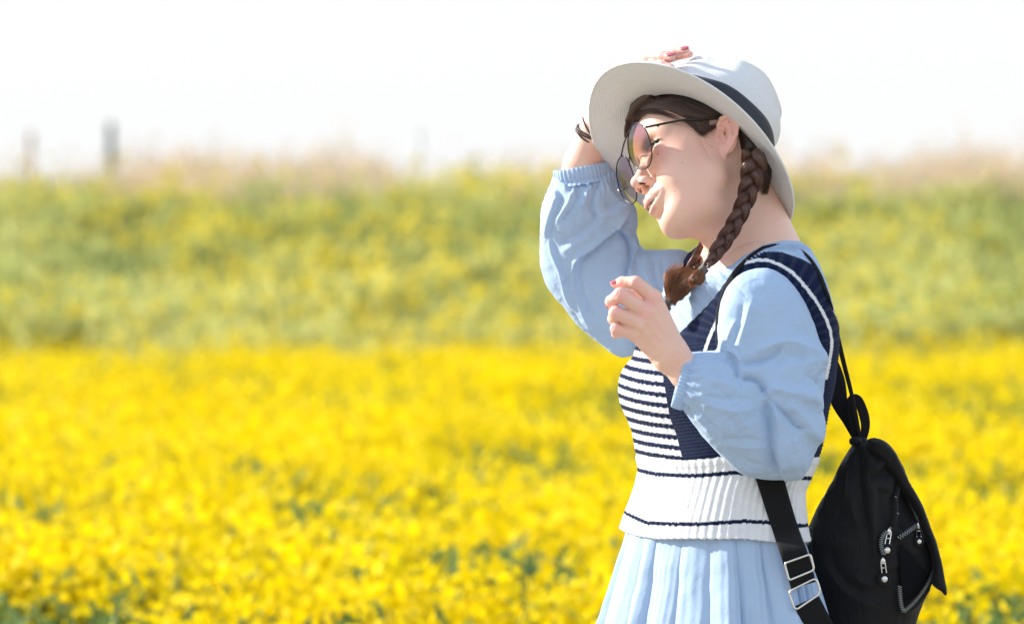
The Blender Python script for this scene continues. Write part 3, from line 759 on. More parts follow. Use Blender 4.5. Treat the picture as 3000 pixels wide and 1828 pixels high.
V = wrinkle(V, N, 2.8, 85, 3, (1, 1, 1)); 
sl_f = [
 ('r', 9, 13, Z5([(590, 380), (572, 440), (550, 520), (520, 620), (508, 705)])),
 ('r', 7, 10, Z5([(505, 490), (470, 560), (450, 620), (438, 680)])),
 ('v', 6, 9, Z5([(535, 400), (510, 520), (480, 640), (475, 700)])),
 ('v', 13, 12, Z5([(495, 735), (540, 742), (610, 735), (690, 705), (770, 640)])),
 ('r', 9, 16, Z5([(560, 700), (680, 650), (780, 622), (880, 650), (990, 700)])),
 ('v', 8, 16, Z5([(700, 760), (800, 700), (900, 720)])),
 ('s', 12, 20, Z5([(515, 840), (508, 760), (480, 705), (430, 682)])),
 ('v', 16, 10, Z5([(512, 832), (560, 825), (620, 850), (662, 915)])),
 ('v', 14, 10, Z5([(662, 925), (720, 985), (790, 1050), (850, 1110), (900, 1112)])),
 ('r', 10, 20, Z5([(650, 870), (760, 900), (880, 930), (980, 985)])),
 ('r', 8, 18, Z5([(760, 960), (860, 1040), (930, 1130), (1000, 1180)])),
 ('S', 22, 26, Z5([(668, 925), (690, 1000), (708, 1100), (712, 1200), (730, 1300), (765, 1400)])),
 ('v', 9, 9, Z5([(1005, 735), (1000, 790), (975, 830), (985, 880)])),
 ('r', 9, 12, Z5([(965, 660), (1000, 720), (1010, 800)])),
 ('v', 7, 14, Z5([(870, 800), (960, 850), (1010, 940)])),
 ('r', 6, 16, Z5([(900, 900), (960, 960), (985, 1030)])),
 ('r', 4, 7, Z5([(470, 1000), (510, 1050), (545, 1112)])), ('v', 4, 8, Z5([(440, 1040), (480, 1080), (520, 1150)])),
 ('r', 4, 7, Z5([(230, 1010), (290, 1070), (340, 1130), (420, 1200), (520, 1280)])), ('v', 4, 7, Z5([(260, 990), (330, 1070), (430, 1160)])),
 ('r', 4, 8, Z5([(300, 1140), (400, 1240), (520, 1330), (640, 1380)])), ('v', 4, 8, Z5([(330, 1110), (430, 1210), (560, 1300), (660, 1330)])),
 ('r', 4, 9, Z5([(290, 960), (400, 1000), (520, 1012), (620, 990)])), ('v', 4, 9, Z5([(300, 920), (400, 940), (500, 935), (600, 950)])),
 ('r', 3, 9, Z5([(390, 1200), (500, 1215), (600, 1225), (700, 1210)])), ('v', 3, 9, Z5([(400, 1175), (520, 1170), (640, 1180)])),
 ('r', 4, 10, Z5([(330, 840), (420, 850), (500, 900), (560, 960)])), ('v', 4, 8, Z5([(350, 880), (400, 890), (470, 960)])),
 ('r', 4, 8, Z5([(300, 760), (380, 740), (450, 760), (490, 830)])), ('v', 4, 7, Z5([(290, 800), (370, 790), (430, 830)])),
 ('v', 4, 14, Z5([(740, 1330), (820, 1390), (900, 1350)])), ('r', 5, 18, Z5([(800, 1150), (840, 1260), (830, 1360)])),
 ('v', 4, 20, Z5([(640, 300), (700, 420), (720, 560)])), ('r', 4, 22, Z5([(760, 320), (840, 430), (890, 560)])),
 ('v', 3, 7, Z5([(470, 250), (520, 330), (560, 380)])),
]
V = folds(V, N, [(a_, b_*1.35, c_, d_) for a_, b_, c_, d_ in sl_f])
# gathers running out of the cuff
ang = np.arctan2(V[:, 1]-1115, V[:, 2]+372); gx = V[:, 0]-(2003-(V[:, 1]-1115)*.2)
V = V+N*(3.2*np.sin(ang*15+2*vnoise(V/40, 4))*np.exp(-(np.clip(gx-20, 0, None)/34)**2)*(gx < 130))[:, None]
nsleeve = mesh_from("sleeve", W(V, HD), F, M_blue, person)
def cuff(c, ax, half, depth, length, D0, ngat, flare=1.0, parent=None, thick=4, tilt=(0, 0, 0)):
    c = np.array(c, float); ax = unit(ax); e1 = unit(np.array([-ax[1], ax[0], 0.])); e2 = unit(np.cross(ax, e1))
    m = 360; a = np.linspace(0, 2*np.pi, m, endpoint=False); prof = []
    sec = [(-.5, -thick), (-.52, -1), (-.5, 0), (-.3, 2), (0, 2.2), (.3, 1.5), (.5, -2), (.62, 1), (.8, 7)]
    for s_, dr in sec:
        g = 2.0*np.sin(a*ngat+1.4*np.sin(a*3)+.5*s_)*(.4+.6*np.cos(a*5+1)**2)
        r1 = half*flare**s_+dr+g; r2 = depth*flare**s_+dr+g
        prof.append(c+ax*s_*length+np.cos(a)[:, None]*e1*r1[:, None]+np.sin(a)[:, None]*e2*r2[:, None])
    prof.insert(0, c+ax*.5*length+np.cos(a)[:, None]*e1*(half-thick-2)+np.sin(a)[:, None]*e2*(depth-thick-2))
    V, F = loft(prof, True); return mesh_from("cuff", W(V, D0), F, M_blue, parent)
cuff((2003, 1117, -368), (.96, .26, 0), 80, 62, 36, HD, 44, 1.02, nsleeve)

# ---- far sleeve
P_fs = Poly([(1622, 520), (1640, 512), (1700, 498), (1760, 490), (1797, 500), (1812, 535), (1835, 572), (1862, 612), (1868, 655), (1866, 690), (1885, 730), (1940, 733), (2010, 738), (2040, 790), (2030, 900), (1990, 960), (1900, 1010),
    (1845, 1048), (1804, 1044), (1780, 1026), (1746, 998), (1690, 951), (1643, 890), (1606, 844), (1588, 797), (1582, 746), (1584, 676), (1586, 630), (1597, 583), (1612, 548)])
def f_fsleeve(p):
    x, y = p[..., 0], p[..., 1]
    yc = 300+70*sm(y, 560, 800)-90*sm(x, 1780, 2000)
    return inflate(P_fs, p, 140, 105, yc)
V, F = mesh_sdf(f_fsleeve, (1560, 470, 80), (2060, 1070, 520), 2.8)
N = normals(f_fsleeve, V, 3)
V = wrinkle(V, N, 2.8, 90, 8)
fs_f = [
 ('v', 7, 8, Z4([(200, 430), (195, 520), (150, 640), (118, 760)])), ('r', 6, 9, Z4([(170, 430), (160, 520), (120, 640), (100, 760)])),
 ('v', 6, 8, Z4([(320, 430), (300, 500), (240, 590), (190, 660)])), ('r', 6, 9, Z4([(280, 430), (260, 500), (215, 580), (165, 650)])),
 ('v', 9, 8, Z4([(440, 380), (405, 480), (392, 560), (412, 602), (400, 660)])), ('r', 7, 10, Z4([(390, 400), (360, 490), (330, 570)])),
 ('v', 6, 9, Z4([(520, 380), (560, 430), (620, 500)])), ('r', 6, 10, Z4([(480, 400), (520, 470), (600, 540)])),
 ('v', 8, 16, Z4([(415, 640), (340, 700), (240, 760), (180, 800)])), ('r', 8, 18, Z4([(420, 700), (350, 745), (260, 800), (200, 850)])),
 ('s', 14, 18, Z4([(655, 570), (570, 680), (480, 750), (400, 820), (330, 870), (290, 940)])),
 ('r', 7, 12, Z4([(650, 520), (540, 590), (430, 620)])), ('v', 5, 12, Z4([(660, 490), (560, 520), (470, 560)])),
 ('r', 7, 7, Z4([(118, 740), (150, 850), (195, 960), (225, 1080), (260, 1160), (320, 1230)])), ('v', 5, 8, Z4([(135, 740), (172, 850), (215, 960), (245, 1070)])),
 ('r', 9, 9, Z4([(345, 810), (285, 920), (285, 1050), (320, 1170), (380, 1290), (440, 1380)])), ('v', 6, 10, Z4([(315, 880), (310, 1000), (340, 1130), (400, 1250)])),
 ('r', 4, 7, Z4([(310, 1240), (390, 1340), (480, 1420), (560, 1480)])), ('v', 4, 6, Z4([(270, 1200), (340, 1310), (430, 1400)])),
 ('S', 18, 16, Z4([(560, 690), (630, 740), (655, 800), (645, 890), (610, 1000)])),
 ('v', 8, 7, Z4([(640, 715), (655, 760), (690, 810)])), ('v', 5, 8, Z4([(668, 870), (680, 950), (710, 1020)])), ('v', 5, 8, Z4([(790, 860), (785, 950), (810, 1060), (850, 1150)])),
 ('r', 4, 12, Z4([(740, 850), (740, 960), (770, 1060)])), ('v', 4, 9, Z4([(830, 850), (835, 930), (858, 1020)])),
 ('r', 5, 26, Z4([(240, 640), (200, 720)])), ('v', 6, 30, Z4([(430, 900), (400, 1050), (440, 1200)])),
]
V = folds(V, N, [(a_, b_*1.35, c_, d_) for a_, b_, c_, d_ in fs_f])
gy = V[:, 1]-(515-(V[:, 0]-1710)*.25)
V = V+N*(3.5*np.sin(V[:, 0]*.30+V[:, 2]*.2+2*vnoise(V/40, 4))*np.exp(-(np.clip(gy-10, 0, None)/45)**2))[:, None]
HD3 = 300.
fsleeve = mesh_from("sleeve", W(V, 250.), F, M_blue, person)
cuff((1707, 505, 292), (.18, .98, .05), 84, 76, 38, 250., 40, 1.03, fsleeve)

# ---- blouse body: shows at the neck, on the back and in front of the chest
def neckcut(p):
    """>0 outside the neckline"""
    x = p[..., 0]; z = p[..., 2]
    yl = np.interp(x+z*.25, [2040, 2085, 2130, 2190, 2250, 2310, 2350, 2400], [812, 786, 748, 716, 704, 706, 716, 745])
    return (yl-p[..., 1])*.8
def f_blouse(p): return smax(smax(smin(f_torso(p)-5, f_neck(p)-7, 20), neckcut(p), 5), p[..., 1]-1500, 4)
V, F = mesh_sdf(f_blouse, (1790, 680, -370), (2470, 1520, 370), 4.0)
# gathers falling from the neckline at the front
N = normals(f_blouse, V, 4)
s_ = (V[:, 0]-2100)*.66+(V[:, 1]-760)*.75; w_ = (V[:, 0]-2100)*.75-(V[:, 1]-760)*.66
g = np.sin(w_*.21+1.6*vnoise(np.c_[w_/40, s_/160, w_*0], 3))*(.6+.5*vnoise(np.c_[w_/30, s_/60, w_*0], 5))
fr = sm(-V[:, 0], -2170, -2110)*sm(V[:, 1], 745, 800)
V = V+N*(5.0*g*fr)[:, None]
nk = neckcut(V); edge = np.exp(-((nk+14)/9)**2)
V = V+N*(3.0*edge*np.sin(V[:, 0]*.55+V[:, 2]*.4))[:, None]
V = folds(V, N, [('s', 7, 9, Z5([(470, 215), (560, 150), (680, 85), (800, 110), (900, 165)])), ('v', 4, 7, Z5([(560, 90), (640, 70), (760, 80)]))])
mesh_from("blouse", W(V), F, M_blue, person)

# ---- knitted vest
P_vest = Poly([(1780, 1030), (1900, 1000), (1978, 984), (2028, 931), (2080, 875), (2125, 815), (2156, 772), (2192, 745), (2228, 734), (2280, 737), (2336, 755), (2377, 777), (2400, 813), (2413, 849),
    (2424, 901), (2460, 957), (2470, 1100), (2470, 1620), (1760, 1620), (1760, 1100)], smooth=False)
P_far = Poly([(1930, 700), (2062, 700), (2075, 760), (2030, 830), (1985, 900), (1930, 960), (1700, 1000), (1700, 1640), (2500, 1640), (2500, 700), (2330, 700), (2330, 760), (2300, 900), (2120, 900), (2090, 700)], smooth=False)
HEM = lambda x: np.interp(x, [1800, 1854, 1921, 2031, 2169, 2252, 2351, 2400], [1552, 1567, 1571, 1564, 1562, 1570, 1574, 1576])
def f_vest(p):
    x, y, z = p[..., 0], p[..., 1], p[..., 2]
    t_ = f_torso(p)-11
    n = P_vest(x, y); fr = P_far(x, y); w = sm(z, 20, 90); reg = n*(1-w)+fr*w
    d = smax(t_, reg*.8, 8)
    return smax(d, y-HEM(x), 5)
V, F = mesh_sdf(f_vest, (1790, 700, -370), (2470, 1600, 380), 2.8)
N = normals(f_vest, V, 4)
cx = np.interp(V[:, 1], _ty, _tp[:, 0]); aw = np.interp(V[:, 1], _ty, _tp[:, 1]); bb = np.interp(V[:, 1], _ty, _tp[:, 2])
th = np.arctan2(V[:, 2]/bb, (V[:, 0]-cx-KS*V[:, 2])/aw)
x, y = V[:, 0], V[:, 1]
ptx = np.interp(y, [900, 1095, 1165, 1221, 1265, 1325, 1345], [1925, 1938, 1948, 1959, 1976, 1992, 2002])
ybot = np.interp(x, [1800, 1865, 2000, 2080, 2103, 2420], [1330, 1338, 1341, 1332, 1325, 1330])
low = y > ybot
front = (x < ptx) & ~low
navyside = ~front & ~low
ribs = np.sin(th*76)
ribs = np.sign(ribs)*np.abs(ribs)**.6
amp = np.where(low, 1.15, np.where(front, 1.0, 0))
sidr = np.sin(y*.62+x*.10)   # horizontal ribs of the sideways-knit band
capr = np.sin(np.arctan2(y-1010, x-2215)*46)
up_ = y < 1000
band = np.where(up_, capr, sidr)
bul = np.exp(-np.abs(y-(ybot-0))/7)*2.5
V = V+N*(amp*ribs+(.7*band*sm(-P_vest(x, y), 6, 16))*navyside-2.5*np.exp(-((y-ybot)/5)**2)+(low & (y < ybot+22))*1.5)[:, None]
V = V+N*(1.2*fbm(V/np.array([120, 90, 120]), 2, 12))[:, None]
# colours
jag = .6*np.sign(np.sin(th*76+1.5))+1.2*vnoise(V/3.0, 4)
navy = np.zeros(len(V))
ys = y+jag+19*np.exp(-(x-1812)/48)+ (x-1812)*.0 -.035*(x-1900)
ph = ((ys-1091)/30.3)%1
st = (np.abs(ph-.5) > .27).astype(float)       # navy when near phase 0
navy[front] = st[front]
navy[navyside] = 1-.022*np.clip(band[navyside], 0, 1)
l1 = np.interp(x, [1860, 1871, 1921, 2031, 2141, 2250, 2356, 2400], [1376, 1381, 1387, 1384, 1372, 1372, 1391, 1395])
l2 = np.interp(x, [1820, 1838, 1893, 2031, 2169, 2240, 2343, 2380], [1500, 1509, 1527, 1522, 1510, 1514, 1527, 1530])
navy[low & ((np.abs(y+jag-l1) < 6) | (np.abs(y+jag-l2) < 5.5))] = 1
wl = catmull([(2030, 1130), (2042, 1085), (2054, 1039), (2064, 1003), (2078, 967), (2094, 930), (2112, 880), (2132, 815), (2156, 777), (2187, 764), (2228, 759), (2269, 772), (2310, 798), (2346, 839), (2377, 880), (2403, 926), (2418, 967), (2422, 1008), (2416, 1045), (2405, 1100)], 120)
dw, _, _ = polydist(x, y, wl); navy[(dw+jag*.6 < 4.6) & navyside & (V[:, 2] < 60)] = 0
fl = np.array([(2068, 722), (2035, 748), (2012, 785), (2000, 830)]); dw, _, _ = polydist(x, y, fl); navy[(dw+jag*.6 < 5) & (x < 2090)] = 0
def mat_knit():
    t = NT("knit"); c = t.coord()
    nv = t.mix(t.noise(80, 3), (.0035, .007, .026), (.008, .017, .056)); wh = t.mix(t.noise(60, 3), (.62, .64, .67), (.72, .73, .74))
    base = t.mix(t.attr("navy"), wh, nv)
    a = t.noise(700, 2, coord=t.coord((1, 1, .5))); b = t.bump(a, .5, .0018); b = t.bump(t.noise(180, 3), .35, .002, b)
    return t.done(t.bsdf(base, .95, b, Sheen_Weight=.05, Sheen_Roughness=.5, Specular_IOR_Level=.1))
M_knit = mat_knit()
vest = mesh_from("knit_vest", W(V), F, M_knit, person, attrs={"navy": navy})
# short fuzz fibres on the wool
def fuzz(V, N, pick, n, ln, seed, mat, parent, name="wool_fuzz"):
    r = np.random.default_rng(seed); idx = r.choice(np.flatnonzero(pick), n); B = V[idx]; Nn = N[idx]+r.normal(size=(n, 3))*.55
    Nn /= np.linalg.norm(Nn, axis=1)[:, None]; L = r.uniform(.3, 1, n)[:, None]*ln; k = r.normal(size=(n, 3))*L*.35
    C = np.stack([B, B+Nn*L*.5+k*.3, B+Nn*L+k], 1); Vt, Ft = tubes(W(C), np.tile([.00018, .00014, .00006], (n, 1)))
    o = mesh_from(name, Vt, Ft, mat, parent); o["kind"] = "stuff"; return o
t = NT("white_wool"); M_ww = t.done(t.bsdf((.85, .85, .85), .9)); t = NT("navy_wool"); M_nw = t.done(t.bsdf((.012, .025, .085), .9))
fuzz(V, N, (navy < .5) & (V[:, 2] < 60), 5000, 7, 5, M_ww, vest); fuzz(V, N, (navy > .5) & (V[:, 2] < 60), 6000, 6, 6, M_nw, vest)

# the band over her far shoulder
def vstrap(P, wid, m_, nm, off, par):
    P = catmull(np.array(P, float), 40); d = hit(f_blouse, P[:, 0], P[:, 1], -520, 400); d = np.where(d > 350, 120, d); Q = np.c_[P, d]; Nn = normals(f_blouse, Q, 8)
    T = np.gradient(Q, axis=0); T /= np.linalg.norm(T, axis=1)[:, None]; B = np.cross(T, Nn); B /= np.linalg.norm(B, axis=1)[:, None]; k = 1-.0*Q[:, :1]
    us_ = np.linspace(-1, 1, 15); rg = [Q+B*(wid/2*u)+Nn*(off-.0016*(wid*u)**2*.9) for u in us_]+[Q+B*(wid/2*u)+Nn*(off-5-.0016*(wid*u)**2*.9) for u in us_[::-1]]
    V_, F_ = loft(np.stack(rg, 1), True, True); mm = mesh_from(nm, W(V_), F_, m_, par, attrs={"navy": np.full(len(V_), 1.0 if wid > 20 else 0.0)}); return mm
st_ = vstrap([(2070, 716), (2048, 728), (2022, 752), (2004, 790), (1996, 835), (1990, 880)], 66, M_knit, "vest_strap", 6, vest)
vstrap([(2060, 722), (2040, 736), (2020, 760), (2006, 796), (1998, 840)], 9, M_knit, "strap_stripe", 8.5, st_)

# ---- skirt
def skirt():
    ys_ = np.r_[np.linspace(1535, 1860, 90), np.linspace(1875, zg-500, 40)]
    m = 1400; a = np.linspace(0, 2*np.pi, m, endpoint=False); r = np.random.default_rng(12)
    k = 21; pos = np.sort((np.arange(k)+r.uniform(-.34, .34, k))/k*2*np.pi); ampk = r.uniform(.45, 1.25, k); sk = r.uniform(-.5, .5, k)
    rings = []
    for y in ys_:
        t_ = (y-1545)/283
        xl = 1834-62*t_; xr = 2348+66*t_
        if t_ > 1: xl = 1834-62-60*(t_-1)**.8; xr = 2414+50*(t_-1)**.8
        cx_ = (xl+xr)/2; hwid = (xr-xl)/2; b_ = 272+66*t_ if t_ < 1 else 343+55*(t_-1)**.8
        kb = .42*b_; aa = math.sqrt(hwid**2-kb**2)
        ph_ = np.interp(a, np.r_[pos-2*np.pi, pos, pos+2*np.pi], np.arange(3*k))
        f_ = ph_ % 1; ki = ph_.astype(int) % k
        prof = (np.abs(2*f_-1)**1.0)                        # sharp crest where neighbouring folds meet
        f2 = f_**(1+.6*sk[ki]); prof = np.abs(np.sin(np.pi*f2))**.65
        am = (9+30*min(max(t_, 0), 1.2)**.8)*ampk[ki]
        prof = prof*am+1.0*np.sin(a*83+3*t_+3*np.sin(a*7))*min(1, .3+max(0, t_))+1.5*np.sin(a*13+t_*2.2)*min(1, max(t_, 0))
        r1 = aa+prof*.8-14; r2 = b_+prof-14; z = np.sin(a)*r2; x = cx_+np.cos(a)*r1+KS*z
        rings.append(np.stack([x, np.full(m, y)+0*x, z], 1))
    return loft(rings, True)
V, F = skirt()
V[:, 0] += 3*vnoise(V/50, 3); V[:, 2] += 3*vnoise(V/50, 5)
mesh_from("skirt", W(V), F, M_blue, person)
# ------------------------------------------------------------------ sun hat
HN = to_px(unit((.465, .53, .71))); HE1 = unit(to_px(np.array((-.837, 0, .548)))); HE2 = np.cross(HN, HE1)
if HE2[2] < 0: HE2 = -HE2
C_out = np.array([2026., 455., 24.]); C_in = C_out+HN*62+HE1*22
BRT = np.arange(-180, 181, 10.)
BRR = np.array([350, 342, 333, 325, 320, 320, 317, 321, 332, 344, 361, 380, 391, 395, 391, 378, 365, 353, 341, 334, 332, 334, 343, 355, 362, 365, 366, 366, 366, 365, 364, 362, 360, 358, 355, 353, 350.])
BRR = np.convolve(np.r_[BRR[-4:-1], BRR, BRR[1:4]], [.06, .12, .2, .24, .2, .12, .06], 'valid')
def crown_r(t):
    ci, si = np.cos(t), np.sin(t)
    return 176*ci*ci+(164+14*(si < 0)*np.abs(si))*si*si+46*np.clip(-ci, 0, 1)**1.5
def brim_pt(t, u, off=0.0):
    """t angle from the front (+ = her right), u 0 inner .. 1 edge"""
    ci, si = np.cos(t), np.sin(t)
    ri = crown_r(t)
    tt = np.degrees((t+np.pi) % (2*np.pi)-np.pi)
    R = np.interp(tt, BRT, BRR)
    hh = -12*u*(1-u)*2+4*u*u*np.sin(3*t+.6)
    A = C_in+HE1*(ri*ci)[..., None]+HE2*(ri*si)[..., None]; B = C_out+HE1*(R*ci)[..., None]+HE2*(R*si)[..., None]
    u_ = u[..., None]
    return A+(B-A)*u_+HN*(hh+off)[..., None]
def mat_straw():
    t = NT("white_straw"); uv = t.n("ShaderNodeAttribute", attribute_name="su").outputs["Color"]
    sx = t.n("ShaderNodeSeparateXYZ"); t.l(uv, sx.inputs[0]); U, Vv = sx.outputs[0], sx.outputs[1]
    row = t.math('SINE', t.math('MULTIPLY', Vv, 2*math.pi)); rw = t.math('MULTIPLY', t.math('ADD', row, 1), .5)
    st = t.math('SINE', t.math('ADD', t.math('MULTIPLY', U, 2*math.pi), t.math('MULTIPLY', t.math('FLOOR', Vv), math.pi))); s2 = t.math('MULTIPLY', t.math('ADD', st, 1), .5)
    h = t.math('MULTIPLY', t.math('POWER', rw, .6), t.math('ADD', t.math('MULTIPLY', s2, .5), .5))
    n = t.noise(60, 4)
    base = t.mix(n, (.82, .82, .81), (.90, .90, .89)); base = t.mix(t.math('MULTIPLY', t.math('SUBTRACT', 1, h), .22), base, (.50, .50, .50))
    b = t.bump(h, .55, .0016)
    s = t.bsdf(base, .6, b, Specular_IOR_Level=.3)
    return t.done(t.translucent(s, (.85, .84, .80), .16))
M_straw = mat_straw()
hat = bpy.data.objects.new("sun_hat", None); obj_link(hat); setp(hat, "white woven sun hat with wide brim and black band on the woman's head", "hat")
m = 400; t_ = np.linspace(-np.pi, np.pi, m, endpoint=False)
us = np.linspace(0, 1, 40)
rings = [brim_pt(t_, np.full(m, u), 2.0) for u in us]+[brim_pt(t_, np.full(m, 1.006), 0.0)]+[brim_pt(t_, np.full(m, u), -2.0) for u in us[::-1]]
uu = list(us)+[1.0]+list(us[::-1])
su = np.concatenate([np.c_[t_/(2*np.pi)*320, np.full(m, u*26), np.zeros(m)] for u in uu])
V, F = loft(rings, True); V[:, :] += (1.2*fbm(V/60, 2, 3))[:, None]*HN
mesh_from("brim", W(V), F, M_straw, hat, attrs={"su": su})
# stitched roll along the edge
P = brim_pt(np.linspace(-np.pi, np.pi, 300), np.full(300, 1.0)); V, F = tube(P, 3.4, 8, False); su = np.c_[np.arange(len(V))//8*1.4, np.tile(np.arange(8)/8, 300), np.zeros(len(V))]
mesh_from("brim_edge", W(V), F, M_straw, hat, attrs={"su": su})
# crown: profile rings up the wall, rounded top with a pinched crease from front to back
def crown_pt(t, s, off=0.0):
    """s 0 base .. 1 shoulder .. 2 centre of the top"""
    ci, si = np.cos(t), np.sin(t)
    HT = 236+10*ci*-1
    w = np.minimum(s, 1); k = np.maximum(s-1, 0)
    R = np.where(s <= 1, 1-.04*w-.11*sm(w, .55, 1.0), .85*(1-k))
    h = HT*np.where(s <= 1, w*.93, .93+.07*np.sin(np.clip(k*2.2, 0, 1)*np.pi/2))
    ri = crown_r(t)
    x = R*(ri+off)*ci*(1-.09*sm(s, .35, 1.0)*(ci > 0)); z = R*(ri+off)*si
    # crease and side pinches
    top = sm(s, .75, 1.15)
    h = h-34*top*np.exp(-(z/34)**2)*sm(x, -150, -20)*.8
    side = np.exp(-((x-72)/52)**2)*np.exp(-((s-.98)/.34)**2)
    z = z*(1-.24*side); h = h-14*side
    h = h+6*np.exp(-((x+95)/60)**2)*top+12*np.exp(-((x-70)/65)**2)*top-10*sm(x, 60, 140)*sm(s, .6, 1.0)-24*sm(-x, 50, 170)*sm(s, .6, 1.0)
    return C_in+HE1*x[..., None]+HE2*z[..., None]+HN*(h+off*.3)[..., None]
ss = np.r_[np.linspace(0, 1.0, 46), np.linspace(1.02, 1.98, 44)]
rings = [crown_pt(t_, np.full(m, s)) for s in ss]; V, F = loft(rings, True, False)
su = np.concatenate([np.c_[t_/(2*np.pi)*120, np.full(m, s*30), np.zeros(m)] for s in ss])
V += (1.6*fbm(V/70, 2, 6))[:, None]*HE2
mesh_from("crown", W(V), F, M_straw, hat, attrs={"su": su})
t = NT("black_ribbon"); c = t.coord(); M_band = t.done(t.bsdf(t.mix(t.noise(40, 3), (.005, .006, .011), (.011, .013, .022)), .62, t.bump(t.noise(120, 4, coord=t.coord((.3, .3, 2))), .4, .002), Sheen_Weight=.1))
bh = 52.
rings = []
wob = 3*np.sin(t_*3+1)+2*np.sin(t_*7)
for s, o_ in ((.005, 1.5), (.01, 3.5), (.1, 4.5), (.2, 4.6), (.3, 4.6), (.36, 4.4), (.415, 3.8), (.422, 1.5)):
    fold_ = 1.4*np.sin(s*90+np.sin(t_*4)*2)
    rings.append(crown_pt(t_, np.full(m, s)+wob/196*(s > .1), np.full(m, o_)+fold_*(.02 < s < .40)))
V, F = loft(rings, True); mesh_from("hat_band", W(V), F, M_band, hat)

# ------------------------------------------------------------------ hair
def mat_hair(name, dk, lt, rough=.38, tr=.12):
    t = NT(name); r = t.n("ShaderNodeNewGeometry").outputs["Random Per Island"]
    c = t.mix(r, dk, lt); s = t.bsdf(c, rough, None, Specular_IOR_Level=.55)
    return t.done(t.translucent(s, tuple(min(1, v*2.2) for v in lt), tr))
M_hair = mat_hair("dark_brown_hair", (.022, .012, .009), (.16, .085, .055))
M_braid = mat_hair("brown_hair", (.038, .019, .014), (.20, .092, .062), .42)
M_tail = mat_hair("chestnut_hair_ends", (.07, .028, .012), (.46, .21, .09), .4, .2)
def hairline(a): return np.interp(a, [-110, -60, -54, -48, -40, -20, -4, 10, 17, 23, 42, 63, 76, 90, 115], [-60, -40, -25, 8, 26, 36, 38, 38, 36, 42, 48, 65, 76, 88, 100])
def f_hair(p):
    q = hl(p); h = smin(f_head(p)-5, ell(q, (42, 0, 78), (50, 58, 34))*2, 30)
    h = smin(h, ell(p, C_in+HN*88, (158, 158, 158)), 14)
    h = smin(h, chain(p, [(1838, 396, 86), (1842, 356, 66), (1862, 314, 44), (1900, 284, 20)], [7, 10, 15, 22], 5), 12)
    reg = (hairline(q[..., 0])-q[..., 2])*2*.7
    return smax(h, reg, 5)
V, F = mesh_sdf(f_hair, (1820, 220, -230), (2330, 700, 330), 3.4)
N = normals(f_hair, V, 3); hair = mesh_from("hair", W(V), F, M_hair, person)
f_hh = lambda p: smin(f_head(p)-5, ell(hl(p), (42, 0, 78), (50, 58, 34))*2, 30)
def comb(guides, n, per, seed, mat, name, parent, jit=3.0, rad=.0004, lift=2.0, fn=None, wave=1.5, length=(1, 1)):
    """strands blended between neighbouring guide lines drawn on the surface (x, y[, d])"""
    r = np.random.default_rng(seed); G = np.array([resample(catmull(g_, 40), per) for g_ in guides])
    k = len(G); u = r.uniform(0, k-1, n); i = np.minimum(u.astype(int), k-2); f = (u-i)[:, None, None]
    C = G[i]*(1-f)+G[i+1]*f; ph = r.uniform(0, 6.28, (n, 2)); tt = np.linspace(0, 1, per)
    off = r.normal(size=(n, 1, 2))*jit*np.linspace(.6, 1, per)[None, :, None]
    C[..., :2] += off+wave*np.sin(tt[None, :, None]*r.uniform(3, 8, (n, 1, 1))+ph[:, None])
    if C.shape[2] == 2:
        d = hit(fn or f_hh, C[..., 0].ravel(), C[..., 1].ravel(), -420, 260).reshape(C.shape[:2])
        bad = d > 200
        print(name, 'missed', bad.mean())
        xi = np.arange(per)
        for k_ in np.flatnonzero(bad.any(1) & ~bad.all(1)): d[k_] = np.interp(xi, xi[~bad[k_]], d[k_][~bad[k_]])
        ok = ~bad.all(1); C = C[ok]; d = d[ok]
        C = np.concatenate([C, (d-lift*r.uniform(.2, 2.2, (len(C), 1)))[..., None]], -1)
    L = r.uniform(length[0], length[1], len(C))
    if length[0] < 1:
        C = np.array([resample(c[:max(3, int(per*l))], per) for c, l in zip(C, L)])
    rr = rad*r.uniform(.6, 1.3, (len(C), 1))*np.interp(tt, [0, .1, .75, 1], [.8, 1, .9, .25])[None]
    V, F = tubes(W(C), rr); o = mesh_from(name, V, F, mat, parent); o["kind"] = "stuff"; return o
# swept from the brow back over the temple to the ear
gs = [[(1832, 402), (1834, 372), (1850, 335), (1885, 300), (1930, 272)],
      [(1845, 392), (1846, 360), (1862, 328), (1900, 300), (1960, 285)],
      [(1858, 345), (1872, 322), (1905, 306), (1960, 300), (2030, 318)],
      [(1868, 332), (1900, 316), (1955, 318), (2020, 335), (2080, 345), (2106, 338)],
      [(1885, 318), (1925, 318), (1975, 338), (2030, 357), (2080, 352), (2112, 338)],
      [(1905, 312), (1950, 325), (2000, 348), (2050, 362), (2090, 350), (2120, 334)],
      [(1905, 290), (1960, 305), (2015, 325), (2065, 345), (2105, 345), (2130, 338)],
      [(1905, 275), (1960, 280), (2020, 295), (2080, 325), (2125, 340), (2150, 356)],
      [(1920, 262), (1990, 265), (2060, 290), (2120, 325), (2165, 365), (2190, 410)]]
comb(gs, 1500, 16, 1, M_hair, "combed_hair", person, 2.0, .00042, 3.0, fn=f_hair)
ge = [[(1852, 362), (1866, 336), (1890, 326), (1915, 334)], [(1872, 328), (1905, 322), (1945, 334), (1985, 352)], [(1920, 322), (1965, 340), (2010, 356), (2050, 366)]]
comb(ge, 160, 12, 9, M_hair, "hairline_wisps", person, 5.0, .00016, 2.0, length=(.3, 1))
comb([[(1846, 372), (1838, 384), (1832, 400), (1830, 416)], [(1858, 346), (1848, 362), (1842, 380), (1838, 400)]], 120, 12, 10, M_hair, "hairline_wisps", person, 4.0, .0003, 2.0)
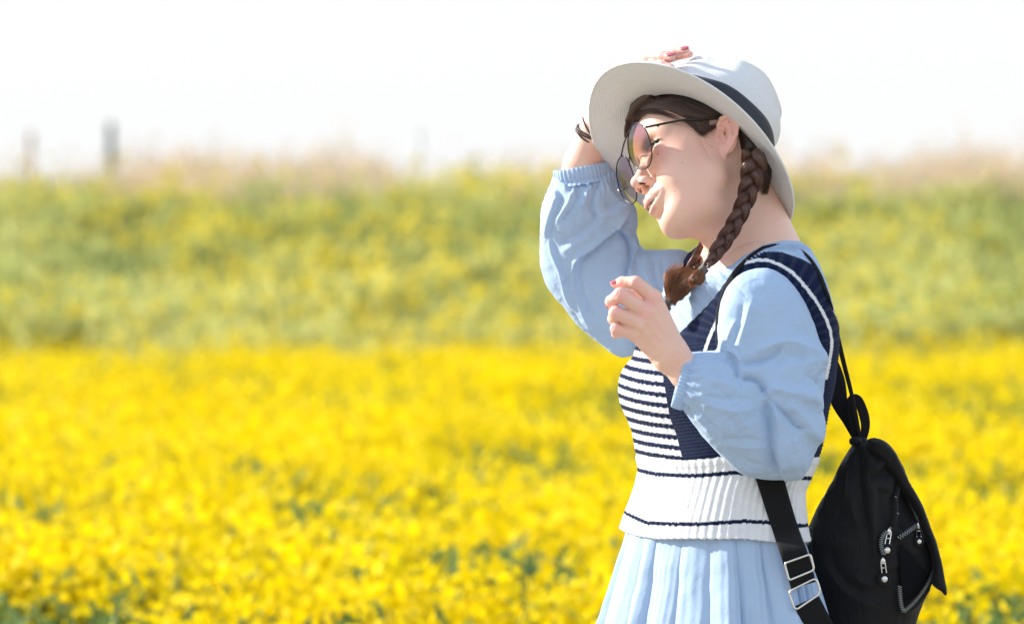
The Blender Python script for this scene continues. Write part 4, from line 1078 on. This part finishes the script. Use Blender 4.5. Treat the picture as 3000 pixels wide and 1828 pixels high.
# soft temple tuft in front of the ear
gt = [[(2000, 352), (2030, 372), (2052, 392), (2060, 402)], [(2020, 352), (2040, 376), (2056, 394), (2074, 398)], [(2050, 350), (2055, 372), (2070, 384), (2092, 372)], [(2075, 345), (2070, 366), (2082, 376), (2104, 352)]]
comb(gt, 700, 12, 2, M_hair, "temple_hair", person, 4.0, .00024, 3.0, length=(.5, 1))
# loose strands
gl = [[(2030, 372), (2036, 410), (2050, 450), (2072, 490)], [(2060, 392), (2080, 412), (2096, 416), (2100, 418)], [(1868, 340), (1910, 348), (1970, 346), (2030, 372)], [(2070, 390), (2085, 400), (2098, 402), (2104, 400)]]
comb(gl, 16, 16, 5, M_hair, "loose_strand", person, 5, .00014, 2.5)
# behind the ear down to the braid
gb = [[(2112, 338), (2148, 345), (2168, 370), (2176, 410), (2180, 450), (2182, 480)], [(2150, 352), (2180, 380), (2196, 420), (2200, 455), (2196, 490)], [(2165, 365), (2205, 410), (2222, 455), (2215, 500), (2206, 530)],
      [(2185, 380), (2225, 430), (2243, 490), (2232, 540), (2212, 560)]]
gb = [[(x_, y_, d_) for (x_, y_), d_ in zip(g_, np.linspace(_ed+26, _ed+10-i_*4, len(g_)))] for i_, g_ in enumerate(gb)]
gb.append([(2205, 400, _ed+10), (2236, 455, _ed+14), (2250, 510, _ed+24), (2244, 560, _ed+44), (2232, 590, _ed+60)])
comb(gb, 2600, 16, 3, M_hair, "hair_behind_ear", person, 4.0, .00042, 3, length=(.62, 1))
V, F = mesh_sdf(lambda p: chain(p, [(2165, 375, _ed+50), (2198, 430, _ed+44), (2214, 488, _ed+50), (2214, 532, _ed+60)], [34, 42, 30, 9], 8), (2090, 310, -260), (2290, 600, 120), 4); mesh_from("hair_roll", W(V), F, M_hair, person)
# wisps at the nape lying on the brim
gn = [[(2226, 520, -20), (2240, 560, -10), (2250, 600, 0), (2290, 650, 10), (2304, 672, 20)], [(2215, 540, -40), (2225, 575, -40), (2245, 595, -30), (2275, 620, -20), (2295, 660, -10)], [(2205, 550, -60), (2214, 570, -60), (2222, 585, -60), (2240, 600, -50), (2252, 612, -40)]]
comb(gn, 260, 14, 7, M_hair, "nape_hair", person, 5, .00022, 3, length=(.35, 1))
comb([[(2250, 560, -20), (2290, 640, -10), (2330, 690, 0), (2380, 725, 10)], [(2260, 600, -20), (2300, 670, -10), (2340, 700, 0), (2350, 690, 10)]], 16, 16, 8, M_hair, "loose_strand", person, 7, .00013, 3, length=(.5, 1))
# braids: three bundles of fibres plaited round each other
def braid(path, wid, turns, name, label, seed, fib=46, mat=M_braid):
    P = resample(catmull(path, 200), 420); w = np.interp(np.linspace(0, 1, 420), np.linspace(0, 1, len(wid)), wid)
    T = np.gradient(P, axis=0); T /= np.linalg.norm(T, axis=1)[:, None]
    A = np.cross(T, [0, 0, 1.]); A /= np.linalg.norm(A, axis=1)[:, None]; B = np.cross(T, A)
    root = None; r = np.random.default_rng(seed); ph = np.linspace(0, 1, 420)*turns*2*np.pi
    for k in range(3):
        f = ph+k*2*np.pi/3
        c = P+A*(w*.50*np.sin(f))[:, None]+B*(w*.30*np.sin(2*f))[:, None]
        Tk = np.gradient(c, axis=0); Tk /= np.linalg.norm(Tk, axis=1)[:, None]
        Ak = np.cross(Tk, B); Ak /= np.linalg.norm(Ak, axis=1)[:, None]; Bk = np.cross(Tk, Ak)
        R1 = w*.36*(1+.12*np.cos(2*f)); R2 = w*.25
        a = np.linspace(0, 2*np.pi, 20, endpoint=False)
        rings = c[:, None]+(np.cos(a)[None, :, None]*(R1*.93)[:, None, None]*Ak[:, None]+np.sin(a)[None, :, None]*(R2*.93)[:, None, None]*Bk[:, None])
        parts_ = [loft(rings, True, True)]
        n = fib*5; a0 = r.uniform(0, 2*np.pi, n); rad_ = r.uniform(.93, 1.05, n); tw = r.uniform(-.5, .5, n); s0 = r.uniform(0, .8, n); ln = r.uniform(.06, .25, n); C = []
        for j in range(n):
            i0 = int(s0[j]*419); i1 = min(419, i0+int(ln[j]*420)); ii = np.linspace(i0, i1, 26).astype(int)
            aa = a0[j]+tw[j]*np.linspace(0, 1, 26); e_ = 1+(.16*np.linspace(-1, 1, 26)**4 if j % 5 == 0 else 0)
            C.append(c[ii]+(np.cos(aa)*R1[ii]*rad_[j]*e_)[:, None]*Ak[ii]+(np.sin(aa)*R2[ii]*rad_[j]*e_)[:, None]*Bk[ii])
        C = np.array(C); V, F = tubes(W(C), np.full(C.shape[:2], .00042)*np.interp(np.linspace(0, 1, 26), [0, .2, .8, 1], [.2, 1, 1, .2]))
        parts_.append((V/1.0, F))
        V0, F0 = parts_[0]; V, F = merge([(W(V0), F0), (V, F)])
        o = mesh_from("braid" if root is None else "braid_strand", V, F, mat, person if root is None else root)
        if root is None: root = o
    if label: root["label"] = label
    return root, P, A, B
nb, P1, A1, B1 = braid([(2204, 450, -150), (2200, 500, -158), (2186, 560, -165), (2164, 618, -172), (2138, 668, -178), (2110, 712, -190), (2082, 752, -205), (2060, 780, -215)], [50, 46, 38, 33, 31, 31, 28, 15], 2.5, "braid", None, 21)
fb, P2, A2, B2 = braid([(2085, 690, 90), (2068, 728, 60), (2050, 760, 10), (2028, 790, -40), (2012, 812, -70)], [27, 31, 30, 26, 18], 1.0, "braid", None, 22)
def tuft(path, rad, n, seed, mat, fray=0, rr=.00022):
    P = resample(catmull(path, 80), 30); r = np.random.default_rng(seed); T, N, B = frames(P); w = np.interp(np.linspace(0, 1, 30), np.linspace(0, 1, len(rad)), rad)
    a = r.uniform(0, 2*np.pi, n); q = np.sqrt(r.random(n)); C = P[None]+(np.cos(a)*q)[:, None, None]*w[None, :, None]*N[None]+(np.sin(a)*q)[:, None, None]*w[None, :, None]*B[None]
    tt = np.linspace(0, 1, 30); C += (r.normal(size=(n, 1, 3))*fray)*(tt[None, :, None]**1.5)
    C += 1.3*np.sin(tt[None, :, None]*r.uniform(4, 9, (n, 1, 1))+r.uniform(0, 6, (n, 1, 3)))
    s = r.uniform(.6, 1, n); C = np.array([resample(c[:max(4, int(30*l))], 30) for c, l in zip(C, s)])
    V, F = tubes(W(C), rr*r.uniform(.6, 1.3, (n, 1))*np.interp(tt, [0, .1, .7, 1], [.7, 1, .9, .3])[None]); return V, F
core = lambda path, rad: (lambda VF: (W(VF[0]), VF[1]))(tube(resample(catmull(path, 60), 30), np.interp(np.linspace(0, 1, 30), np.linspace(0, 1, len(rad)), rad), 12))
p1 = [(2056, 784, -217), (2046, 796, -222), (2036, 812, -226), (2026, 826, -226), (2030, 836, -224)]
V, F = merge([tuft(p1, [9, 14, 20, 20, 15], 1100, 31, M_tail, 1, .00034), core(p1, [6, 9, 13, 12, 5])]); mesh_from("braid_tip", V, F, M_tail, nb)
p2 = [(2020, 800, -60), (2000, 824, -85), (1980, 850, -105), (1962, 874, -118), (1950, 886, -122)]
V, F = merge([tuft(p2, [24, 33, 30, 18, 9], 2000, 32, M_tail, 6, .00038), core(p2, [14, 17, 15, 10, 5])]); mesh_from("braid_tip", V, F, M_tail, fb)
p3 = [(1950, 884, -122), (1945, 896, -124), (1944, 908, -124), (1952, 920, -122)]
V, F = merge([tuft(p3, [9, 17, 20, 13], 700, 33, M_tail, 1), core(p3, [7, 13, 15, 6])]); mesh_from("braid_tip", V, F, M_tail, fb)
fr_ = [(1962, 882, -118), (1956, 850, -120), (1964, 810, -122), (1988, 764, -118)]
V, F = tuft(fr_, [4, 14, 20, 14], 360, 34, M_tail, 3, .0002); mesh_from("frayed_hair", V, F, M_tail, fb)
fr_ = [(1953, 862, -118), (1950, 830, -120), (1952, 800, -122), (1958, 776, -122)]
V, F = tuft(fr_, [2, 3, 4, 5], 40, 35, M_tail, 2, .00016); mesh_from("frayed_hair", V, F, M_tail, fb)
V, F = tuft([(2040, 800, -226), (2020, 800, -240), (2000, 806, -246), (1985, 820, -246)], [6, 12, 22, 30], 60, 36, M_tail, 8, .00013); mesh_from("frayed_hair", V, F, M_tail, nb)
t = NT("hair_tie"); M_tie = t.done(t.bsdf((.09, .09, .085), .45))
for c, ax, r_, par in (((2052, 789, -220), (-.75, .66, -.2), 12, nb), ((1950, 886, -122), (-.5, .86, -.1), 11, fb)):
    ax = unit(ax); e1 = unit(np.cross(ax, (0, 0, 1))); e2 = np.cross(ax, e1); a = np.linspace(0, 2*np.pi*4, 120)
    P = np.array(c)+ax*((a/(2*np.pi)-2)*4.2)[:, None]+r_*(np.cos(a)[:, None]*e1+np.sin(a)[:, None]*e2); V, F = tube(P, 2.6, 7); mesh_from("hair_tie", W(V), F, M_tie, par)
# ------------------------------------------------------------------ sunglasses
Z2 = lambda L: zc(L, 1750, 300, .2798)
Z0 = lambda L: zc(L, 1820, 320, .2)
Z7 = lambda L: zc(L, 2150, 1100, .4851)
glasses = bpy.data.objects.new("sunglasses", None); obj_link(glasses); setp(glasses, "thin dark metal aviator sunglasses with tinted lenses on the woman's face", "sunglasses")
t = NT("dark_metal"); M_dm = t.done(t.bsdf((.035, .032, .028), .3, None, Metallic=.85))
t = NT("silver_metal"); M_sv = t.done(t.bsdf((.66, .64, .60), .24, t.bump(t.noise(90, 2), .1, .001), Metallic=1.0))
def mat_lens():
    t = NT("tinted_lens"); u = t.attr("lu", True); sx = t.n("ShaderNodeSeparateXYZ"); t.l(u, sx.inputs[0])
    c = t.ramp(sx.outputs[1], [(0, (.25, .15, .21)), (.45, (.38, .27, .25)), (.8, (.66, .54, .45)), (1, (.82, .75, .68))])
    c = t.mix(t.ramp(sx.outputs[0], [(.05, (1, 1, 1)), (.32, (0, 0, 0))]), c, (.32, .34, .06))  # left strip: a greenish yellow reflection painted into the lens colour
    tr = t.n("ShaderNodeBsdfTransparent"); t.l(c, tr.inputs[0]); gl = t.n("ShaderNodeBsdfGlossy"); gl.inputs["Roughness"].default_value = .03; gl.inputs[0].default_value = (.75, .7, .95, 1)
    m = t.n("ShaderNodeMixShader"); fr = t.n("ShaderNodeFresnel"); fr.inputs[0].default_value = 1.45; t.l(t.math('ADD', t.math('MULTIPLY', fr.outputs[0], .8), .10), m.inputs[0])
    t.l(tr.outputs[0], m.inputs[1]); t.l(gl.outputs[0], m.inputs[2]); return t.done(m.outputs[0])
M_lens = mat_lens()
ln_ = to_px(unit((-.86, -.46, -.10)))
def on_plane(P, c):
    P = np.asarray(P, float); return np.c_[P, c[2]-((P-c[:2])@ln_[:2])/ln_[2]]
near2 = Z2([(405, 222), (365, 245), (335, 300), (318, 380), (317, 440), (325, 520), (345, 590), (375, 650), (410, 688), (450, 703), (495, 697), (530, 665), (550, 610), (556, 550), (550, 470), (530, 390), (505, 320), (470, 262), (438, 232)])
far2 = Z2([(275, 558), (240, 580), (215, 625), (204, 690), (206, 770), (222, 860), (250, 950), (290, 1020), (335, 1052), (370, 1058), (397, 1035), (409, 975), (403, 890), (385, 800), (362, 720), (335, 645), (308, 588)])
cN = np.array([1872, 430, hw_((96, -31, 4))[2]-14]); cF = np.array([1835, 527, hw_((96, 31, 2))[2]])
lens3 = []
for pts, c in ((near2, cN), (far2, cF)):
    P = catmull(on_plane(pts, c), 160, True); lens3.append(P)
    V, F = tube(np.concatenate([P, P[:2]]), 1.9, 8, False); rim = mesh_from("rim", W(V), F, M_dm, glasses)
    nx = ln_*-1 if ln_[2] > 0 else ln_; lo_, hi_ = P.min(0), P.max(0); cc = P.mean(0)
    rings = [cc+(P-cc)*k+unit(nx)*(9*(1-k*k)) for k in (.999, .85, .7, .5, .3, .1, .001)]; V, F = loft(rings, True)
    lu = np.c_[(V[:, 0]-lo_[0])/(hi_[0]-lo_[0]), (V[:, 1]-lo_[1])/(hi_[1]-lo_[1]), V[:, 0]*0]
    mesh_from("lens", W(V), F, M_lens, glasses, attrs={"lu": lu})
PN, PF = lens3
pk = lambda P, x, y: P[np.argmin((P[:, 0]-x)**2+(P[:, 1]-y)**2)]
a_, b_ = pk(PN, 1846, 385), pk(PF, 1818, 458)
V, F = tube(catmull([a_, (a_+b_)/2+[-3, -3, -4], b_], 20), 2.4, 8); mesh_from("top_bar", W(V), F, M_dm, glasses)
a_, b_ = pk(PN, 1843, 458), pk(PF, 1851, 492)
V, F = tube(catmull([a_, (a_+b_)/2+[-4, 0, -6], b_], 20), 2.2, 8); mesh_from("bridge", W(V), F, M_dm, glasses)
for a_, d_ in ((pk(PN, 1850, 470), (6, 12, 8)), (pk(PF, 1853, 500), (6, 4, -10))):
    e_ = a_+d_; V, F = tube(catmull([a_, a_+[5, 2, 3], e_], 12), 1.2, 6); pd = mesh_from("nose_pad", W(V), F, M_sv, glasses)
    V, F = ball(e_+[2, 4, 0], (3.5, 8, 3), 12); mesh_from("pad_cushion", W(V), F, M_lens, pd, attrs={"lu": np.tile([.6, .9, 0], (len(V), 1))})
hinge = pk(PN, 1884, 376)
tp = [(1887, 376), (1920, 369), (1960, 361), (2000, 354), (2045, 350), (2095, 346)]
hd = hit(f_hh, np.array([p[0] for p in tp]), np.array([p[1] for p in tp]), -420, 260)-12
hd[0] = min(hinge[2], hd[1]+10)-2; hd[1] = lerp(hd[0], hd[2], .4); hd[-1] += 5
P = catmull(np.c_[np.array(tp), hd], 60); a4 = [(-1, -1), (1, -1), (1, 1), (-1, 1)]
rings = np.stack([P+np.array([0, 3.3*u_, 1.6*v_]) for u_, v_ in a4], 1); V, F = loft(rings, True, True); tm = mesh_from("temple", W(V), F, M_dm, glasses, smooth=False)
V, F = ball(hinge+[2, -1, -3], (4, 4.5, 3), 12); mesh_from("hinge", W(V), F, M_sv, tm)
V, F = ball((P[12]+[4, 3.4, 0]), (4, 2.4, 2), 10); mesh_from("temple_stub", W(V), F, M_dm, tm)
fh = pk(PF, 1816, 556); V, F = tube([fh, fh+[-1, 3, 40], fh+[30, -10, 140]], 2.4, 8); tm = mesh_from("temple", W(V), F, M_dm, glasses)
V, F = ball(fh+[-3, 2, -1], (3.5, 5, 3), 12); mesh_from("hinge", W(V), F, M_sv, tm)

# ------------------------------------------------------------------ elastic bands on the raised wrist
t = NT("dark_elastic"); M_el = t.done(t.bsdf((.035, .018, .016), .5))
for k, (c, ax, r_) in enumerate([((1735, 389, 276), (-.42, .80, .25), 47), ((1733, 394, 277), (-.40, .82, .25), 47), ((1731, 401, 278), (-.46, .80, .3), 48), ((1741, 378, 274), (-.72, .62, .3), 46)]):
    ax = unit(ax); e1 = unit(np.cross(ax, (0, 0, 1))); e2 = np.cross(ax, e1); a = np.linspace(0, 2*np.pi, 90)
    P = np.array(c, float)+r_*(np.cos(a)[:, None]*e1+1.0*np.sin(a)[:, None]*e2)+1.2*np.sin(a*3+k)[:, None]*ax
    V, F = tube(P, 2.6, 8, False); o = mesh_from("hair_band", W(V, HD2), F, M_el)
    setp(o, "one of three thin dark elastic bands stacked close together on the raised wrist" if k < 3 else "thin dark elastic band crossing loosely above the stacked three on the raised wrist", "hair band", "elastic bands on the raised wrist")

# ------------------------------------------------------------------ backpack
def mat_bag():
    t = NT("black_nylon"); c = t.coord(); n = t.noise(10, 4, coord=c)
    b = t.bump(t.noise(42, 5, coord=t.coord((1.4, 1, .35)), dist=.8), .55, .006); b = t.bump(t.noise(900, 2, coord=c), .25, .0008, b)
    return t.done(t.bsdf(t.mix(n, (.0035, .0035, .004), (.009, .009, .0095)), .72, b, Sheen_Weight=.03, Specular_IOR_Level=.22))
M_bag = mat_bag()
def mat_web():
    t = NT("black_webbing"); b = t.bump(t.noise(700, 2, coord=t.coord((.3, 1, 1))), .6, .001)
    return t.done(t.bsdf((.008, .008, .009), .85, b, Sheen_Weight=.08, Specular_IOR_Level=.15))
M_web = mat_web()
bag = bpy.data.objects.new("backpack", None); obj_link(bag); setp(bag, "black fabric backpack with zips and silver pulls hanging behind the woman", "backpack")
P_bag = Poly([(2508, 1292), (2530, 1288), (2560, 1290), (2592, 1320), (2628, 1385), (2668, 1470), (2706, 1560), (2738, 1650), (2730, 1710), (2706, 1765), (2684, 1828), (2660, 1900), (2620, 1985), (2540, 2030), (2440, 2020), (2385, 1950), (2376, 1860), (2385, 1780), (2376, 1700), (2362, 1620), (2358, 1578),
    (2378, 1527), (2402, 1478), (2431, 1430), (2460, 1372), (2487, 1325)])
def f_bag(p):
    d = inflate(P_bag, p, 165, 150, 20+0*p[..., 0])
    return d
V, F = mesh_sdf(f_bag, (2340, 1260, -160), (2760, 2060, 200), 3.2); N = normals(f_bag, V, 3)
V = wrinkle(V, N, 2.0, 70, 14, (1.6, .7, 1)); 
bg_f = [('r', 9, 12, Z7([(745, 420), (700, 520), (690, 640), (700, 760), (740, 940)])), ('v', 9, 12, Z7([(755, 430), (740, 560), (750, 700), (780, 860), (800, 1000)])),
 ('r', 8, 14, Z7([(690, 490), (620, 620), (560, 740), (500, 880)])), ('v', 6, 12, Z7([(720, 500), (660, 640), (630, 760), (600, 900)])),
 ('r', 12, 16, Z7([(800, 560), (860, 540), (900, 480), (960, 470)])), ('v', 10, 12, Z7([(790, 600), (850, 600), (900, 560)])),
 ('r', 9, 14, Z7([(830, 640), (820, 800), (830, 960), (840, 1100)])), ('v', 8, 16, Z7([(870, 640), (880, 760), (900, 880)])),
 ('r', 10, 18, Z7([(900, 700), (930, 620), (990, 600)])), ('v', 7, 18, Z7([(560, 1000), (600, 1150), (700, 1260), (820, 1290)])), ('r', 7, 18, Z7([(520, 1080), (600, 1220), (720, 1330), (860, 1380)])),
 ('v', 14, 16, Z7([(985, 700), (1010, 850), (1000, 940)])), ('r', 6, 12, Z7([(700, 1180), (760, 1230), (850, 1250)])),
 ('v', 12, 14, Z7([(975, 1000), (1040, 1060), (1110, 1150), (1170, 1220)])), ('v', 16, 40, Z7([(1010, 1100), (1060, 1200), (1060, 1290)])),
 ('r', 8, 10, Z7([(1200, 1060), (1225, 1130), (1200, 1220), (1150, 1300), (1080, 1380), (1015, 1420)])), ('r', 7, 10, Z7([(960, 950), (1020, 915), (1085, 880)])),]
V = folds(V, N, [(a_, b_*1.45, c_, d_) for a_, b_, c_, d_ in bg_f])
body = mesh_from("bag_body", W(V), F, M_bag, bag)
# flap: a doubled sheet along the outer edge
P_fl = Poly([(2540, 1290), (2553, 1281), (2587, 1288), (2611, 1312), (2635, 1352), (2664, 1415), (2698, 1474), (2722, 1537), (2742, 1590), (2756, 1650), (2768, 1733), (2752, 1726), (2726, 1702), (2728, 1640), (2706, 1570), (2680, 1500), (2640, 1440), (2606, 1390), (2570, 1345), (2545, 1320)])
def f_flap(p):
    yc = -62+.0*p[..., 0]+30*np.sin((p[..., 1]-1280)/150)
    return inflate(P_fl, p, 22, 40, yc)
V, F = mesh_sdf(f_flap, (2500, 1250, -200), (2800, 1760, 60), 3.2); N = normals(f_flap, V, 3); V = wrinkle(V, N, 1.5, 50, 15)
V = folds(V, N, [('r', 5, 6, [(2560, 1292), (2600, 1312), (2626, 1356), (2655, 1415), (2688, 1474), (2712, 1537), (2732, 1590), (2750, 1660), (2760, 1720)])])
mesh_from("flap", W(V), F, M_bag, bag)
bagd = lambda P, off=4: np.c_[np.array(P), hit(f_bag, np.array(P)[:, 0], np.array(P)[:, 1], -300, 200)-off]
t = NT("zip_teeth"); M_zip = t.done(t.bsdf((.20, .22, .22), .4, None, Metallic=.3))
t = NT("pocket_lining"); M_pl = t.done(t.bsdf((.003, .0035, .005), .8, None, Specular_IOR_Level=.1))
def zipper(P):
    C = resample(bagd(catmull(P, 60), 15), int(np.linalg.norm(np.diff(catmull(P, 60), axis=0), axis=1).sum()/3.1)); T = np.gradient(C, axis=0); T /= np.linalg.norm(T, axis=1)[:, None]
    n_ = normals(f_bag, C, 4); b_ = np.cross(T, n_); ps = []
    V0, F0 = loft(np.stack([C-b_*8+n_*-1, C-b_*8+n_*1.0, C+b_*8+n_*1.0, C+b_*8-n_], 1), True, True); 
    tape = mesh_from("zip_tape", W(V0), F0, M_web, bag)
    for i in range(len(C)):
        s_ = 1 if i % 2 else -1; c = C[i]+b_[i]*2.6*s_+n_[i]*2; e = [T[i]*1.15, b_[i]*3.6, n_[i]*1.5]
        q_ = np.array([[sx_, sy_, sz_] for sx_ in (-1, 1) for sy_ in (-1, 1) for sz_ in (-1, 1)])@np.array(e)+c
        ps.append((q_, np.array([[0, 1, 3, 2], [4, 6, 7, 5], [0, 4, 5, 1], [2, 3, 7, 6], [0, 2, 6, 4], [1, 5, 7, 3]])))
    V, F = merge(ps); o = mesh_from("zip_teeth", W(V), F, M_zip, tape, smooth=False); o["kind"] = "stuff"
zipper(Z7([(1012, 636), (985, 665), (968, 700), (966, 740), (978, 785), (965, 825), (950, 865), (930, 905)]))
zipper(Z7([(905, 925), (880, 950), (870, 985), (872, 1020), (885, 1060)]))
zipper(Z7([(975, 965), (1020, 938), (1060, 915), (1095, 898)]))
zipper(Z7([(1130, 945), (1158, 990), (1182, 1040), (1200, 1100), (1196, 1160), (1172, 1220), (1130, 1285), (1080, 1345), (1040, 1380), (1008, 1402), (992, 1365), (984, 1310), (980, 1250)]))
V, F = loft(np.stack([bagd(Z7([(980, 1000), (985, 1100), (990, 1230), (1000, 1370)]), 2), bagd(Z7([(1040, 1050), (1050, 1120), (1060, 1220), (1040, 1340)]), 3), bagd(Z7([(1110, 1130), (1120, 1170), (1120, 1240), (1080, 1320)]), 3), bagd(Z7([(1160, 1200), (1165, 1210), (1150, 1250), (1110, 1300)]), 2)], 1), False)
mesh_from("pocket_lining", W(V), F, M_pl, bag)
def pull(sl_, lk, bc, rb):
    """zip slider, open link and a dark disc with a silver dome"""
    S3 = bagd(Z7([sl_, lk, bc]), 12); a, l, b = S3; r = rb*.4851
    V, F = ball((0, 0, 0), (8, 12, 5), 14); V[:, 0] *= (1+.35*np.sign(V[:, 1])*(np.abs(V[:, 1]) > 5)); root = mesh_from("zip_pull", W(V+a), F, M_sv, bag)
    h_ = np.linalg.norm((b-a)[:2]); 
    q_ = [a+[-6, 6, -5], a+[6, 6, -5], np.array([b[0]+6.5, b[1]-r*.8, b[2]-4]), np.array([b[0]-6.5, b[1]-r*.8, b[2]-4]), a+[-6, 6, -5]]
    V, F = tube(resample(q_, 60), 2.2, 7); mesh_from("link", W(V), F, M_sv, root)
    V, F = tube([l+[-6, 0, -5], l+[6, 0, -5]], 2, 7); mesh_from("link", W(V), F, M_sv, root)
    u_ = np.linspace(0, 2*np.pi, 36, endpoint=False); rings = [b+np.c_[np.cos(u_)*r*k, np.sin(u_)*r*k, np.full(36, z_)] for k, z_ in ((.2, -3), (.62, -5), (.8, -8), (.95, -6), (1, -1), (.9, 4), (.2, 5))]
    V, F = loft(rings, True, True); mesh_from("disc", W(V), F, M_bag, root)
    V, F = ball(b+[0, 0, -5], (r*.55, r*.55, r*.45), 20); mesh_from("dome", W(V), F, M_sv, root)
pull((918, 925), (912, 965), (905, 1035), 42); pull((880, 1098), (876, 1140), (888, 1207), 42); pull((1106, 900), (1108, 930), (1106, 992), 33)
# webbing straps
def ribbon(P, wid, name, parent, thick=2.4, nrm=None, mat=None, D0=0, wob=0):
    P = catmull(P, 120); P = resample(P, 120); n = len(P); w = np.interp(np.linspace(0, 1, n), np.linspace(0, 1, len(wid)), wid)/2
    T = np.gradient(P, axis=0); T /= np.linalg.norm(T, axis=1)[:, None]
    if nrm is None: Nn = np.tile([0, 0, -1.], (n, 1))
    else: Nn = np.array([np.interp(np.linspace(0, 1, n), np.linspace(0, 1, len(nrm)), np.array(nrm)[:, k]) for k in range(3)]).T
    Nn = Nn-T*(Nn*T).sum(1)[:, None]; Nn /= np.linalg.norm(Nn, axis=1)[:, None]; B = np.cross(T, Nn)
    us_ = np.linspace(-1, 1, 9)
    topr = np.stack([P+B*(w*u)[:, None]+Nn*(thick*(1-.5*u**8)+wob*np.cos(u*2)) for u in us_], 1); bot = np.stack([P+B*(w*u)[:, None]-Nn*thick*(1-.5*u**8)+Nn*wob*np.cos(u*2) for u in us_[::-1]], 1)
    V, F = loft(np.concatenate([topr, bot], 1), True, True); return mesh_from(name, W(V, D0), F, mat or M_web, parent)
f_top = lambda p: np.minimum(f_vest(p), f_blouse(p))
def surf(P, off=5): 
    P = np.array(P, float); d = hit(f_top, P[:, 0], P[:, 1], -520, 300); return np.c_[P, d-off]
fp_ = surf([(2110, 1060), (2103, 1010), (2100, 950), (2104, 900), (2120, 842), (2146, 795), (2183, 752), (2225, 724), (2262, 716), (2300, 718), (2335, 732), (2362, 757), (2386, 798), (2402, 840)], 6); fp_[8:11, 2] += 16
free = [(2420, 885, fp_[-1, 2]+15), (2436, 935, -120), (2449, 988, -95), (2469, 1065, -60), (2490, 1142, -35), (2506, 1215, -20), (2520, 1295, -10)]
nn = normals(f_top, fp_, 6)
ribbon([tuple(v) for v in fp_[:8]], [34, 33, 32, 32, 27, 22, 15, 11], "shoulder_strap", bag, 2.6, nn[:8])
ribbon([tuple(v) for v in fp_[7:]]+free, [11, 9, 10, 12, 14, 15, 16, 15, 14, 14, 13, 12, 12, 12], "shoulder_strap", bag, 2.6, list(nn[7:])+[(.3, 0, -1)]*7)
ribbon([(2350, 960, 120), (2405, 1030, 90), (2446, 1110, 60), (2462, 1180, 40), (2490, 1240, 20), (2518, 1300, 5)], [70, 66, 66, 56, 34, 22], "shoulder_strap", bag, 4, [(.2, 0, -1)]*2)
ribbon([(2512, 1300, -8), (2498, 1240, -4), (2490, 1190, 0), (2497, 1168, 6), (2514, 1172, 10), (2530, 1210, 12), (2536, 1250, 10), (2526, 1300, 4)], [18, 22, 24, 22, 28, 30, 26, 18], "carry_handle", bag, 3, [(0, 0, -1), (.1, -.1, -1), (.4, -.1, -1)])
for k, (x_, w_) in enumerate(((2506, 20), (2522, 22))):
    V, F = ball((x_, 1292+k*3, -20+k*20), (w_, 15, 26), 18); V += (2.5*vnoise(V/12, k))[:, None]*np.array([1, 1, 1]); mesh_from("gathered_top", W(V), F, M_bag, bag)
def f_low(p):
    y = np.minimum(p[..., 1], 1690); q_ = p.copy(); q_[..., 1] = y; return f_torso(q_)-12-12*sm(p[..., 1], 1560, 1700)
def surf2(P, off=5): P = np.array(P, float); d = hit(f_low, P[:, 0], P[:, 1], -520, 300); return np.c_[P, d-off]
sp = surf2([(2222, 1330), (2247, 1404), (2267, 1469), (2288, 1535), (2306, 1592), (2322, 1640), (2336, 1690)], 10); nn = normals(f_low, sp, 6); sp[-3:, 2] = sp[-3:, 2].min(); nn[-3:] = nn[-4]
ribbon([tuple(v) for v in sp], [78, 78, 76, 74, 76, 78, 74], "lower_strap", bag, 3, nn*[.3, .3, 1])
zb = sp[-1, 2]
ribbon([(2345, 1735, zb), (2375, 1800, zb+10), (2410, 1870, zb+40), (2450, 1930, zb+110)], [76, 84, 84, 80], "lower_strap", bag, 3.5)
def ring(corners, r, name, z, parent, rad=9):
    C = np.array(corners, float); pts = []
    for i in range(4):
        a, b, c = C[i-1], C[i], C[(i+1) % 4]; u1, u2 = unit(a-b), unit(c-b)
        for t__ in np.linspace(0, 1, 7): pts.append((1-t__)**2*(b+u1*rad)+2*t__*(1-t__)*b+t__**2*(b+u2*rad))
    P = np.c_[np.array(pts), np.full(len(pts), z)]; P = resample(np.concatenate([P, P[:1]]), 120); V, F = tube(P, r, 9, False); return mesh_from(name, W(V), F, M_sv, parent)
ring([(2281, 1626), (2355, 1600), (2366, 1645), (2294, 1675)], 3.6, "buckle", zb-12, bag)
ring([(2292, 1708), (2372, 1668), (2386, 1712), (2312, 1762)], 3.4, "strap_ring", zb-5, bag, 14)
